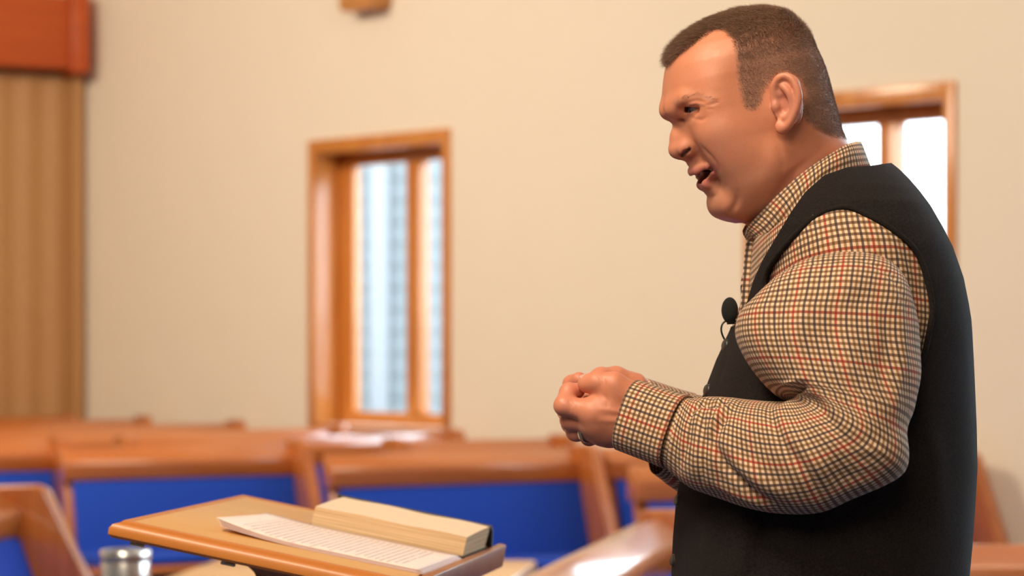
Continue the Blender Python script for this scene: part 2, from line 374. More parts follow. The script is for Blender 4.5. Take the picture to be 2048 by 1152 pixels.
for x in (.03, .15):
    bm = bmesh.new(); box(bm, (x, .012, -.026), (.018, .006, .004), .001); box(bm, (x - .005, .012, -.0235), (.006, .006, .008), .001); lchild(bm_obj('clip', bm, M_clip, lec))
# flared post, plinth
zt = (ML @ Vector((LD * .52, LW / 2, -.03))).z; V = []; F = []
prof = [(.0, .05), (.05, .05), (zt - .30, .05), (zt - .16, .052), (zt - .09, .058), (zt - .05, .070), (zt - .025, .086), (zt - .0, .112)]
for z, hx in prof:
    hy = hx * .9
    for sx, sy in ((-1, -1), (1, -1), (1, 1), (-1, 1)):
        q = DN * (sx * hx * .8) + ACR * (sy * hy); V.append((q.x, q.y, z + (-(sx * hx * .8) * math.tan(SL) if z > zt - .03 else 0)))
for i in range(len(prof) - 1):
    for k in range(4): F.append((i * 4 + k, i * 4 + (k + 1) % 4, (i + 1) * 4 + (k + 1) % 4, (i + 1) * 4 + k))
F += [(3, 2, 1, 0), tuple((len(prof) - 1) * 4 + k for k in range(4))]
mesh_obj('post', V, F, M_lectd, lec)
pb = box_obj('plinth', (0, 0, .03), (.40, .42, .06), M_lectd, lec, .008); pb.rotation_euler = (0, 0, math.atan2(DN.y, DN.x))

# open book: spine down the slope, thick near page block, leather cover
M_page = NT('page_edges'); _v = M_page.coord('Object', (6, 6, 900)); _n = M_page.noise(1.0, 4, _v)
M_page.base(M_page.mix(M_page.ramp(_n, .3, .7, 0, 1), lin(184, 146, 104), lin(226, 192, 150))); M_page.p(Roughness=.8); M_page.bump(_n, .3, .001); M_page = M_page.m
M_leaf = mat_plain('page_paper', lin(230, 200, 166), .8, .02, 40); M_leather = mat_plain('black_leather', (.02, .018, .018), .45, .2, 120, .3)
bk = empty('open_book'); bk.matrix_world = ML; tag(bk, 'thick open book with tan page edges lying on the lectern', 'book')
X0, X1 = .166, .378; Y0 = .288; PWD = .122
def page_block(name, y0, y1, t0, t1, parent, mat, x0, x1, flip=1):
    """page block whose top rises from the outer edge (t0) towards the spine (t1); pages fan a little"""
    n = 14; m = 16; V = []; F = []
    for i in range(m + 1):
        x = x0 + (x1 - x0) * i / m
        for k in range(n + 1):
            u = k / n; h = t0 + (t1 - t0) * u + .0007 * math.sin(u * math.pi) + .0006 * math.sin(x * 60)
            V.append((x + .003 * u, y0 + (y1 - y0) * u, .003 + h))
    N = len(V)
    for i in range(m + 1):
        x = x0 + (x1 - x0) * i / m
        for k in range(n + 1): V.append((x, y0 - .006 * flip + (y1 - y0 + .006 * flip) * k / n, .003))
    id_ = lambda i, k, b=0: b * N + i * (n + 1) + k
    for i in range(m):
        for k in range(n):
            F.append((id_(i, k), id_(i + 1, k), id_(i + 1, k + 1), id_(i, k + 1))); F.append((id_(i, k, 1), id_(i, k + 1, 1), id_(i + 1, k + 1, 1), id_(i + 1, k, 1)))
    for k in range(n): F.append((id_(0, k), id_(0, k + 1), id_(0, k + 1, 1), id_(0, k, 1))); F.append((id_(m, k), id_(m, k, 1), id_(m, k + 1, 1), id_(m, k + 1)))
    for i in range(m): F.append((id_(i, 0), id_(i, 0, 1), id_(i + 1, 0, 1), id_(i + 1, 0))); F.append((id_(i, n), id_(i + 1, n), id_(i + 1, n, 1), id_(i, n, 1)))
    o = mesh_obj(name, V, F, mat, parent); b = bmesh.new(); b.from_mesh(o.data); bmesh.ops.recalc_face_normals(b, faces=b.faces[:]); b.to_mesh(o.data); b.free()
    o.data.materials.append(M_leaf)
    for p in o.data.polygons[:]:
        p.material_index = 1 if p.normal.z > .6 else 0
    return o
page_block('page_block', Y0, Y0 + PWD, .0250, .0300, bk, M_page, X0, X1)
def cover(name, pts):
    V = []; F = []
    for x in (X0 - .006, X1 + .004):
        for y, z in pts: V.append((x, y, z))
    k = len(pts)
    for i in range(k): F.append((i, (i + 1) % k, k + (i + 1) % k, k + i))
    F += [tuple(range(k))[::-1], tuple(range(k, 2 * k))]
    return mesh_obj(name, V, F, M_leather, bk)
cover('cover', [(Y0 - .010, .0004), (Y0 + PWD - .002, .0004), (Y0 + PWD + .002, .0004), (Y0 + PWD + .002, .0028), (Y0 - .010, .0028)])
cover('cover', [(Y0 + PWD - .004, .0335), (Y0 + PWD + .004, .0338), (Y0 + PWD + .016, .029), (Y0 + PWD + .033, .0030), (Y0 + PWD + .030, .0008), (Y0 + PWD + .027, .0030), (Y0 + PWD + .012, .026), (Y0 + PWD - .004, .0312)])
# notes: five printed sheets
def mat_notes():
    t = NT('printed_notes'); tc = t.add('ShaderNodeTexCoord'); sp = t.add('ShaderNodeSeparateXYZ'); t.l.new(tc.outputs['UV'], sp.inputs[0])
    x, y = sp.outputs[0], sp.outputs[1]            # metres: x across the sheet, y down the sheet
    row = t.math('FRACT', t.math('DIVIDE', y, .0088)); line = t.math('MULTIPLY', t.math('GREATER_THAN', row, .30), t.math('LESS_THAN', row, .58))
    cb = t.add('ShaderNodeCombineXYZ'); t.l.new(t.math('MULTIPLY', x, 520), cb.inputs[0]); t.l.new(t.math('MULTIPLY', t.math('FLOOR', t.math('DIVIDE', y, .0088)), 7.3), cb.inputs[1])
    words = t.math('GREATER_THAN', t.noise(1.0, 1, cb.outputs[0]), .40)
    cb2 = t.add('ShaderNodeCombineXYZ'); t.l.new(t.math('FLOOR', t.math('DIVIDE', y, .0088)), cb2.inputs[1])
    ln = t.math('ADD', .115, t.math('MULTIPLY', t.noise(3.7, 0, cb2.outputs[0]), .12))
    ins = t.math('MULTIPLY', t.math('MULTIPLY', t.math('GREATER_THAN', x, .022), t.math('LESS_THAN', x, ln)), t.math('MULTIPLY', t.math('GREATER_THAN', y, .030), t.math('LESS_THAN', y, .262)))
    f = t.math('MULTIPLY', t.math('MULTIPLY', line, words), ins)
    t.base(t.mix(t.math('MULTIPLY', f, .62), lin(240, 216, 204), lin(120, 96, 92))); t.p(Roughness=.75); return t.m
M_notes = mat_notes(); M_blank = mat_plain('sheet_paper', lin(238, 212, 206), .8, .015, 30)
nt = empty('notes'); nt.matrix_world = ML; tag(nt, 'white stack of printed sheets curling up on the lectern beside the book', 'papers')
SW, SLN = .192, .290
for k in range(5):
    n, m = 10, 24; V = []; F = []; uv = []; ox, oy = .108 - .0018 * k + random.uniform(-.001, .001), .082 + .0008 * k; rot = -.016 + .006 * random.uniform(-1, 1)
    for i in range(m + 1):
        for j in range(n + 1):
            u = SLN * i / m; v = SW * j / n
            lift = .0006 + .0011 * k + (.007 + .0012 * k) * max(0, 1 - u / .13) ** 2 * (1 - .75 * min(1, v / .17)) - .0002 * k
            y = oy + v; x = ox + u * .935
            V.append((x - rot * v, y + rot * u, lift)); uv.append((SW - v, u))
    for i in range(m):
        for j in range(n): F.append((i * (n + 1) + j, (i + 1) * (n + 1) + j, (i + 1) * (n + 1) + j + 1, i * (n + 1) + j + 1))
    o = mesh_obj('sheet', V, F, M_notes if k == 4 else M_blank, nt, True, uv=uv); md = o.modifiers.new('s', 'SOLIDIFY'); md.thickness = .0003

# ================================================================== the man
D0 = 2.571
def Q(px, py, Y=0.0): return P(px, py, D0 - Y)              # Y: metres from the body's middle plane towards the camera
PR = empty('person', (P(1650, 700, D0).x, D0, 0)); tag(PR, 'man in a checked shirt and dark vest speaking at the lectern with cupped hands', 'person')
PRI = Matrix.Translation(-PR.location)
def pchild(o, parent=None):
    if parent is None: o.parent = PR; o.matrix_parent_inverse = PRI
    else: o.parent = parent
    return o

# ---- implicit surfaces
def smin(a, b, k): h = np.clip(.5 + .5 * (b - a) / k, 0, 1); return b + (a - b) * h - k * h * (1 - h)
def smax(a, b, k): return -smin(-a, -b, k)
class Field:
    def __init__(s, lo, hi, h):
        s.lo = np.array(lo, float); s.h = h; n = np.ceil((np.array(hi) - s.lo) / h).astype(int) + 1
        s.ax = [s.lo[i] + np.arange(n[i], dtype=np.float32) * h for i in range(3)]; s.f = np.full(tuple(n), 1.0, np.float32)
    def sub(s, lo, hi):
        sl = []
        for i in range(3):
            a = int(np.clip(np.floor((lo[i] - s.lo[i]) / s.h), 0, s.f.shape[i])); b = int(np.clip(np.ceil((hi[i] - s.lo[i]) / s.h) + 1, 0, s.f.shape[i])); sl.append(slice(a, b))
        X, Y, Z = np.meshgrid(*[s.ax[i][sl[i]] for i in range(3)], indexing='ij', sparse=True); return tuple(sl), X, Y, Z
    def op(s, kind, lo, hi, fn, k):
        m = 2.5 * k + 2 * s.h; sl, X, Y, Z = s.sub(np.array(lo) - m, np.array(hi) + m)
        if 0 in s.f[sl].shape: return
        d = fn(X, Y, Z)
        s.f[sl] = smin(s.f[sl], d, k) if kind == '+' else smax(s.f[sl], -d, k)
    def cone(s, a, b, ra, rb, k=.004, kind='+'):
        a = np.array(a, float); b = np.array(b, float); r = max(ra, rb); ba = b - a; L2 = max(ba @ ba, 1e-12)
        def fn(X, Y, Z):
            t = np.clip(((X - a[0]) * ba[0] + (Y - a[1]) * ba[1] + (Z - a[2]) * ba[2]) / L2, 0, 1)
            return np.sqrt((X - a[0] - t * ba[0]) ** 2 + (Y - a[1] - t * ba[1]) ** 2 + (Z - a[2] - t * ba[2]) ** 2) - (ra + (rb - ra) * t)
        s.op(kind, np.minimum(a, b) - r, np.maximum(a, b) + r, fn, k)
    def chain(s, pts, rs, k=.004, kind='+'):
        for i in range(len(pts) - 1): s.cone(pts[i], pts[i + 1], rs[i], rs[i + 1], k, kind)
    def ball(s, c, r, k=.004, kind='+', R=None):
        c = np.array(c, float); r = np.array(r if hasattr(r, '__len__') else (r,) * 3, float); m = r.max()
        def fn(X, Y, Z):
            x, y, z = X - c[0], Y - c[1], Z - c[2]
            if R is not None: x, y, z = (R[0][0] * x + R[0][1] * y + R[0][2] * z), (R[1][0] * x + R[1][1] * y + R[1][2] * z), (R[2][0] * x + R[2][1] * y + R[2][2] * z)
            q = np.sqrt((x / r[0]) ** 2 + (y / r[1]) ** 2 + (z / r[2]) ** 2); g = np.sqrt((x / r[0] ** 2) ** 2 + (y / r[1] ** 2) ** 2 + (z / r[2] ** 2) ** 2) + 1e-6
            return q * (q - 1) / g
        s.op(kind, c - m, c + m, fn, k)
    def mesh(s):
        f = s.f; ins = f < 0; nx, ny, nz = f.shape
        c = [ins[i:nx - 1 + i, j:ny - 1 + j, k:nz - 1 + k] for i in (0, 1) for j in (0, 1) for k in (0, 1)]
        sm = sum(x.astype(np.int8) for x in c); act = np.argwhere((sm > 0) & (sm < 8))
        idx = np.full((nx - 1, ny - 1, nz - 1), -1, np.int64); idx[tuple(act.T)] = np.arange(len(act))
        acc = np.zeros((len(act), 3)); cnt = np.zeros(len(act))
        cor = [(i, j, k) for i in (0, 1) for j in (0, 1) for k in (0, 1)]
        for a in range(8):
            for b in range(a + 1, 8):
                d = np.array(cor[b]) - np.array(cor[a])
                if np.abs(d).sum() != 1: continue
                fa = f[tuple((act + cor[a]).T)]; fb = f[tuple((act + cor[b]).T)]; m = (fa < 0) != (fb < 0)
                t = np.where(m, fa / np.where(m, fa - fb, 1), 0); pt = np.array(cor[a]) + t[:, None] * d
                acc[m] += pt[m]; cnt[m] += 1
        V = s.lo + (act + acc / cnt[:, None]) * s.h; F = []
        for axis in range(3):
            a0 = [slice(None)] * 3; a1 = [slice(None)] * 3; a0[axis] = slice(0, -1); a1[axis] = slice(1, None)
            u, v = (axis + 1) % 3, (axis + 2) % 3
            e = np.argwhere(ins[tuple(a0)] != ins[tuple(a1)])
            e = e[(e[:, u] > 0) & (e[:, v] > 0) & (e[:, u] < f.shape[u] - 1) & (e[:, v] < f.shape[v] - 1)]
            flip = ins[tuple(e.T)]; q = []
            for du, dv in ((1, 1), (0, 1), (0, 0), (1, 0)):
                g = e.copy(); g[:, u] -= du; g[:, v] -= dv; q.append(idx[tuple(g.T)])
            q = np.array(q).T; q = np.where(flip[:, None], q, q[:, ::-1]); F.append(q)
        return V, np.vstack(F)
def relax(V, F, it=2, lam=.5):
    E = np.vstack([F[:, [0, 1]], F[:, [1, 2]], F[:, [2, 3]], F[:, [3, 0]]])
    for _ in range(it):
        s = np.zeros_like(V); c = np.zeros(len(V))
        np.add.at(s, E[:, 0], V[E[:, 1]]); np.add.at(c, E[:, 0], 1); np.add.at(s, E[:, 1], V[E[:, 0]]); np.add.at(c, E[:, 1], 1)
        V = V + lam * (s / c[:, None] - V)
    return V
def vnormals(V, F):
    n = np.cross(V[F[:, 2]] - V[F[:, 0]], V[F[:, 3]] - V[F[:, 1]]); N = np.zeros_like(V)
    for k in range(4): np.add.at(N, F[:, k], n)
    return N / (np.linalg.norm(N, axis=1)[:, None] + 1e-12)
def seg_dist(p, poly):
    """distance of 2-D points to a polyline, and the arc fraction of the closest point"""
    best = np.full(len(p), 1e9); par = np.zeros(len(p)); poly = np.asarray(poly, float)
    L = np.r_[0, np.cumsum(np.linalg.norm(np.diff(poly, axis=0), axis=1))]; T = L[-1] or 1
    for i in range(len(poly) - 1):
        a, b = poly[i], poly[i + 1]; ab = b - a; t = np.clip(((p - a) @ ab) / max(ab @ ab, 1e-9), 0, 1); d = np.linalg.norm(p - a - t[:, None] * ab, axis=1)
        m = d < best; best[m] = d[m]; par[m] = (L[i] + t[m] * (L[i + 1] - L[i])) / T
    return best, par
def inside(p, poly):
    poly = np.asarray(poly, float); r = np.zeros(len(p), bool); n = len(poly)
    for i in range(n):
        (x0, y0), (x1, y1) = poly[i], poly[(i + 1) % n]
        c = ((y0 > p[:, 1]) != (y1 > p[:, 1])); r ^= c & (p[:, 0] < (x1 - x0) * (p[:, 1] - y0) / ((y1 - y0) or 1e-9) + x0)
    return r
def sdpoly(p, poly):
    d, _ = seg_dist(p, list(poly) + [poly[0]]); return np.where(inside(p, poly), -d, d)
def proj(W): W = np.asarray(W); return np.stack([1024 + W[:, 0] / W[:, 1] * FPX, HORIZON - (W[:, 2] - CAMZ) / W[:, 1] * FPX], 1)

# ---- head frame: X forward, Y to his left (towards the camera), Z up
PIT, YAW = math.radians(12.5), math.radians(11); cp, sp_, cy, sy = math.cos(PIT), math.sin(PIT), math.cos(YAW), math.sin(YAW)
HO = Q(1560, 210)
Fh = Vector((-cy, -sy, 0)); fw = Fh * cp - Vector((0, 0, 1)) * sp_; up = Fh * sp_ + Vector((0, 0, 1)) * cp; lf = Vector((sy, -cy, 0))
HM = np.array([[fw.x, lf.x, up.x], [fw.y, lf.y, up.y], [fw.z, lf.z, up.z]])
def h2w(V): return np.asarray(V) @ HM.T + np.array(HO)
def L(px, py, Y=0.0):
    dep = D0
    for _ in range(3):
        S = FPX / dep; xw = (px - 1024) / S - HO.x; zw = CAMZ - (py - HORIZON) / S - HO.z; g = (Y * sy - xw) / cy; dep = D0 - sy * g - cy * Y
    return (g * cp - zw * sp_, Y, g * sp_ + zw * cp)

def build_head():
    H = Field((-.135, -.115, -.275), (.168, .115, .135), .0016)
    out_px = [(1476, 22), (1509, 18), (1538, 21), (1570, 34), (1602, 63), (1626, 104), (1642, 140), (1654, 182), (1661, 219), (1664, 252), (1640, 292), (1560, 350), (1510, 405),
              (1478, 430), (1452, 429), (1442, 421), (1436, 408), (1432, 396), (1420, 382), (1406, 366), (1396, 352), (1387, 340), (1381, 324), (1375, 300), (1364, 275), (1354, 252), (1335, 232), (1331, 215),
              (1329, 196), (1331, 160), (1337, 128), (1352, 100), (1377, 70), (1410, 45), (1447, 30)]
    O = np.array([(lambda q: (q[0], q[2]))(L(a, b)) for a, b in out_px]); O = catmull(O, 6, True)
    zs = np.linspace(O[:, 1].min() + 1e-4, O[:, 1].max() - 1e-4, 220); xf = []; xb = []; n = len(O)
    for z in zs:
        xs = []
        for i in range(n):
            (x0, z0), (x1, z1) = O[i], O[(i + 1) % n]
            if (z0 <= z) != (z1 <= z): xs.append(x0 + (x1 - x0) * (z - z0) / (z1 - z0))
        xf.append(max(xs)); xb.append(min(xs))
    xf, xb = np.array(xf), np.array(xb)
    zt, zb = zs[-1], zs[0]
    bz = np.array([zb, zb + .008, zb + .018, zb + .032, -.062, -.045, -.025, 0, .022, .045, .065, .083, zt - .018, zt - .008, zt - .003, zt])
    bb = np.array([.010, .026, .038, .048, .0575, .0645, .0695, .0735, .0755, .0745, .070, .060, .046, .030, .017, .004])
    o = np.argsort(bz); bz, bb = bz[o], bb[o]
    Z1 = H.ax[2]; XF = np.interp(Z1, zs, xf).astype(np.float32); XB = np.interp(Z1, zs, xb).astype(np.float32); B = np.interp(Z1, bz, bb).astype(np.float32)
    XC = np.clip(XF - .095, XB + .02, XF - .02); XC = np.where(XF - XB < .05, (XF + XB) / 2, XC).astype(np.float32)
    X, Y, Z = np.meshgrid(*H.ax, indexing='ij', sparse=True)
    dx = X - XC; a = np.where(dx > 0, XF - XC, XC - XB); q = np.abs(dx) / a; v = np.abs(Y) / B
    nn = np.where(dx > 0, np.interp(Z1, [-.10, -.06, -.03, .0, .03], [1.55, 1.38, 1.7, 2.05, 2.25]).astype(np.float32)[None, None, :], np.float32(2.25)); r = (q ** nn + v ** nn) ** (1 / nn) + 1e-5; f = np.sqrt(dx * dx + Y * Y) * (1 - 1 / r); f = np.where(r < .2, -.02, f)
    over = np.maximum(Z - zt, zb - Z); H.f = np.where(over > 0, np.sqrt(np.maximum(f, 0) ** 2 + np.maximum(over, 0) ** 2) + .0005, f).astype(np.float32)
    both = lambda fn: (fn(1), fn(-1))
    m = lambda p, s: (p[0], p[1] * s, p[2])
    # neck, under-jaw, jaw line
    H.cone(L(1584, 258), L(1648, 470), .051, .070, .012)
    H.cone(L(1560, 300), L(1606, 455), .052, .060, .018)
    H.ball(L(1506, 399), (.034, .044, .022), .016)
    for s in (1, -1):
        H.cone(m(L(1540, 325, .048), s), m(L(1466, 402, .022), s), .015, .014, .03)
        H.cone(m(L(1345, 216, .012), s), m(L(1374, 203, .034), s), .0072, .0075, .014); H.cone(m(L(1374, 203, .034), s), m(L(1420, 205, .052), s), .0075, .006, .012)   # brow
        H.ball(m(L(1384, 223.5, .0385), s), (.0150, .0172, .0104), .010, '-')
        H.ball(m(L(1366, 236, .018), s), (.006, .005, .009), .008, '-')
        H.ball(m(L(1442, 262, .047), s), (.025, .018, .021), .03)                               # cheekbone
        H.ball(m(L(1456, 296, .041), s), (.020, .016, .022), .025); H.ball(m(L(1496, 322, .043), s), (.030, .018, .032), .025)                                # cheek
        H.ball(m(L(1500, 165, .080), s), (.03, .010, .03), .02, '-')
    # nose
    H.chain([L(1362, 245), L(1359, 272), L(1359, 296)], [.0072, .0090, .0116], .008)
    H.ball(L(1359, 299), (.0125, .0115, .0105), .004)
    H.cone(L(1362, 308), L(1374, 315), .0052, .005, .004)
    H.cone(L(1370, 285), L(1385, 290), .012, .012, .010)
    for s in (1, -1):
        H.ball(m(L(1377, 295, .0140), s), (.0130, .0072, .0098), .004)
        H.cone(m(L(1375, 246, .012), s), m(L(1385, 285, .014), s), .006, .008, .010)
    # mouth region and chin: lips follow the surface found under each image point
    H.ball(L(1416, 332), (.018, .018, .016), .012); H.ball(L(1430, 368), (.014, .018, .014), .010)
    def SY(px, py, inset=0.0):
        for Y in np.linspace(.08, 0, 161):
            p = L(px, py, Y); i = [int(round((p[k] - H.lo[k]) / H.h)) for k in range(3)]
            if H.f[i[0], i[1], i[2]] < 0: return (p[0], max(p[1] - inset, 0), p[2])
        return L(px, py, 0)
    lim = lambda P_, Ys: [(p[0], min(p[1], y), p[2]) for p, y in zip(P_, Ys)]
    nos = [SY(*q, .002) for q in ((1364, 311), (1371, 305), (1380, 298))]
    for s in (1, -1): H.chain([m(p, s) for p in nos], [.0025, .0030, .0020], .0012, '-')
    up_ = [SY(*q, .0025) for q in ((1396, 340), (1410, 335), (1423, 331), (1433, 328))]; lo_ = [SY(*q, .0025) for q in ((1417, 366), (1421, 355), (1430, 343), (1436, 333))]; op_ = [SY(*q, .001) for q in ((1400, 352), (1412, 346), (1424, 338), (1432, 331))]
    up_ = lim(up_, (.016, .024, .030, .034)); lo_ = lim(lo_, (.016, .024, .030, .034)); op_ = lim(op_, (.017, .026, .032, .036))
    for s in (1, -1):
        H.chain([L(1388, 343)] + [m(p, s) for p in up_], [.0062, .0056, .0048, .0036, .0022], .003)
        H.chain([L(1415, 370)] + [m(p, s) for p in lo_], [.0072, .0066, .0056, .0042, .0022], .003)
    H.ball(L(1451, 406), (.0155, .018, .0135), .009)
    H.ball(L(1420, 351), (.020, .018, .0085), .002, '-')
    for s in (1, -1): H.chain([L(1390, 357)] + [m(p, s) for p in op_], [.0050, .0056, .0052, .0036, .0012], .0015, '-')
    # eyelids with the opening
    for s in (1, -1):
        e = m(L(1397, 218.5, .031), s); H.ball(m(L(1390, 206.5, .036), s), (.0105, .0150, .0056), .006); H.ball(m(L(1366, 216, .0215), s), (.0090, .0065, .0095), .008); H.ball(e, .0137, .005)
        sl, X, Y, Z = H.sub(np.array(e) - .03, np.array(e) + .03)
        yy = (Y - e[1]) * s; xx = X - e[0]; zz = Z - e[2]
        tz = .0024 - .06 * yy; w_ = .0136
        rad = np.sqrt(xx * xx + yy * yy + zz * zz); alm = (rad > .0160) * 1.0 + np.maximum(np.abs(zz - tz) / np.where(zz > tz, .0036, .0036) - np.clip(1 - ((yy - .001) / w_) ** 2, 0, 1), 0) + np.where(np.abs(yy - .001) > w_, 1, 0) - .12
        H.f[sl] = smax(H.f[sl], -np.maximum(alm * .004, (-xx + .002) + 0 * yy), .0008)
    # ears
    for s in (1, -1):
        ear = [(1549, 196, .0745), (1548, 175, .078), (1556, 158, .083), (1568, 152, .087), (1581, 156, .091), (1592, 172, .094), (1597, 193, .0945), (1594, 214, .092), (1586, 233, .088), (1577, 249, .084), (1568, 257, .080)]
        pts = catmull([m(L(*e), s) for e in ear], 3); H.chain(pts, list(np.linspace(.0036, .0046, len(pts))), .002)
        H.ball(m(L(1563, 254, .078), s), (.0075, .0045, .0085), .004)
        Rz = Matrix.Rotation(math.radians(24) * s, 3, 'Z') ; H.ball(m(L(1572, 203, .081), s), (.0175, .0034, .027), .003, '+', np.array(Rz))
        pts = catmull([m(L(*e), s) for e in [(1566, 172, .086), (1577, 185, .0895), (1583, 203, .089), (1579, 222, .086), (1570, 236, .0825)]], 3); H.chain(pts, [.0034] * len(pts), .003)
        H.ball(m(L(1566, 210, .083), s), (.0085, .006, .011), .003, '-')
        H.ball(m(L(1552, 212, .0765), s), (.005, .0045, .0065), .003)
        H.ball(m(L(1582, 200, .076), s), (.013, .008, .028), .004); H.ball(m(L(1582, 172, .081), s), (.011, .009, .013), .004)
    # trim below the collar
    V, F = H.mesh(); return relax(V, F, 2, .45), F
HV, HF = build_head()
Hs = HV.copy(); Hs[:, 1] = np.abs(Hs[:, 1]); hp = proj(h2w(Hs)); HN = vnormals(HV, HF)
def crease(poly, w_, amp, zlim=None):
    d, t = seg_dist(hp, poly); k = np.exp(-(d / w_) ** 2) * np.sin(np.clip(t, 0.02, .98) * math.pi) ** .5
    side = np.clip((np.abs(HN[:, 1]) - .05) * 4, 0, 1); return -(amp * k * side)[:, None] * HN
disp = crease([(1392, 286), (1408, 298), (1424, 314), (1436, 332), (1440, 346)], 3.2, .0014) + crease([(1400, 290), (1420, 302), (1438, 320)], 10, -.0005)
disp += crease([(1376, 228), (1388, 238), (1404, 240), (1414, 234)], 4, .0012) + crease([(1406, 212), (1426, 208), (1440, 202)], 2.6, .0009) + crease([(1410, 217), (1428, 219)], 2.2, .0006)
disp += crease([(1386, 281), (1393, 289), (1391, 300)], 3, .0007) + crease([(1374, 206), (1392, 201), (1412, 205)], 3, .0012)
disp += crease([(1443, 352), (1448, 372), (1444, 392)], 7, .0007) + crease([(1404, 386), (1420, 394), (1436, 392)], 5, .0012) + crease([(1474, 388), (1472, 408), (1458, 432)], 8, .0024)
disp += crease([(1556, 282), (1566, 330), (1560, 380)], 7, .0006) + crease([(1640, 262), (1668, 272)], 5, .0012)
HV = HV + disp

# skin colour per vertex, with the nostril shade painted in
SKIN = np.array((.65, .248, .132)); hc = np.tile(SKIN, (len(HV), 1))
def blend(c, mask): 
    global hc
    hc = hc * (1 - mask[:, None]) + np.array(c) * mask[:, None]
def spot(x, y, r, s=1.0): return s * np.exp(-(((hp[:, 0] - x) ** 2 + (hp[:, 1] - y) ** 2) / r ** 2))
face = np.clip((HV[:, 0] - .02) / .03, 0, 1)
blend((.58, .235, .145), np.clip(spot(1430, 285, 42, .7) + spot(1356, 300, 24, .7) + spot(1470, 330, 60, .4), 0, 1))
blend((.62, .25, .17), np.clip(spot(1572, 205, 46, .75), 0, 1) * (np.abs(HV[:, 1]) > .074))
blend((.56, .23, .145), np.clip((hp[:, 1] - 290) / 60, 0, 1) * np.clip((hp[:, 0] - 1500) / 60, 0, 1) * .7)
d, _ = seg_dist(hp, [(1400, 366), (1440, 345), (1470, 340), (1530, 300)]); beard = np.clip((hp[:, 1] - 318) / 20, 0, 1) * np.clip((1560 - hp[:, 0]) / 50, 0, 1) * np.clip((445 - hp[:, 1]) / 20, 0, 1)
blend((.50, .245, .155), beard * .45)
lipu = inside(hp, [(1372, 336), (1382, 332), (1400, 333), (1434, 326), (1438, 331), (1416, 340), (1396, 352), (1378, 350)]); lipl = inside(hp, [(1394, 358), (1406, 358), (1420, 345), (1437, 330), (1438, 338), (1428, 356), (1416, 372), (1404, 380), (1396, 374)])
lipm = relax(np.c_[(lipu | lipl).astype(float) * (HV[:, 0] > .05)] * np.ones(3), HF, 2, .5)[:, 0]; blend((.50, .155, .12), np.clip(lipm, 0, 1) * .85)
oral = np.linalg.norm((HV - np.array(L(1422, 350))) / np.array([.019, .0168, .0088]), axis=1) < 1.0; blend((.06, .015, .012), oral.astype(float) * (HV[:, 0] < L(1400, 352)[0]))
hairpoly = [(1300, 100), (1330, 131), (1340, 127), (1352, 114), (1376, 96), (1402, 76), (1430, 58), (1454, 60), (1470, 78), (1474, 110), (1477, 150), (1483, 184), (1488, 206), (1494, 217), (1513, 216), (1520, 202), (1527, 178), (1538, 162), (1550, 152), (1574, 143), (1602, 156), (1612, 190), (1606, 226), (1618, 246), (1652, 266), (1690, 276), (1760, 240), (1760, -60), (1300, -60)]
hsd = sdpoly(hp, hairpoly); earish = (np.abs(HV[:, 1]) > .0775) & (np.abs(hp[:, 0] - 1574) < 30) & (np.abs(hp[:, 1] - 205) < 58)
hmask = np.clip(.5 - hsd / 13, 0, 1) * (~earish); blend((.34, .18, .115), hmask * .75)
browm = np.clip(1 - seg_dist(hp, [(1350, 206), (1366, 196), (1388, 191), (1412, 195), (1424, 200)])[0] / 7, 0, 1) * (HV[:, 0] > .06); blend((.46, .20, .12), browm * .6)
blend((.40, .15, .10), spot(1380, 219, 6, .7) + spot(1356, 300, 0.1, 0))
dn, _ = seg_dist(hp, [(1364, 311), (1371, 305), (1379, 299)]); blend((.10, .03, .02), np.clip(1.6 - dn / 3.2, 0, 1) * (HV[:, 0] > .09) * .9)  # nostril slit: shade painted into the skin colour
cl, _ = seg_dist(hp, [(1378, 213), (1392, 208), (1408, 212)]); blend((.30, .12, .08), np.clip(1 - cl / 3.2, 0, 1) * .75 * (HV[:, 0] > .06))

# ---- hands (world metres): left hand near the camera, right hand cupped behind it
def build_hand(J, thumb, wrist, fore, extra=()):
    allp = np.array([q for f in J for q in f] + thumb + [wrist, fore]); G = Field(allp.min(0) - .035, allp.max(0) + .035, .00125)
    G.cone(wrist, fore, .0275, .029, .01); 
    for f in J: G.cone(wrist, f[0], .020, .0150, .014)
    for i in range(3): G.cone(J[i][0], J[i + 1][0], .0132, .0125, .01)
    for i in range(3): G.cone(np.array(J[i][0]) * .55 + np.array(wrist) * .45, np.array(J[i + 1][0]) * .55 + np.array(wrist) * .45, .016, .016, .012)
    T = Field(allp.min(0) - .035, allp.max(0) + .035, .00125)
    rr = [(.0128, .0116, .0102, .0088), (.0128, .0114, .0102, .0088), (.0120, .0108, .0096, .0084), (.0108, .0096, .0086, .0076)]
    fs = []
    for f, r in zip(J, rr):
        g = Field(allp.min(0) - .035, allp.max(0) + .035, .00125); g.chain(f, r, .0035)
        for q, rad in zip(f[:3], r): g.ball(q, rad * 1.01, .002)
        fs.append(g.f)
    tip = fs[0]
    for g in fs[1:]: tip = smin(tip, g, .0012)
    G.f = smin(G.f, tip, .007)
    g = Field(allp.min(0) - .035, allp.max(0) + .035, .00125); g.chain(thumb, [.019, .0128, .0116, .0108], .006); G.f = smin(G.f, g.f, .004)
    for a, b, ra, rb, k in extra: G.cone(a, b, ra, rb, k)
    V, F = G.mesh(); return relax(V, F, 2, .4), F
q3 = lambda a: [tuple(Q(*p)) for p in a]
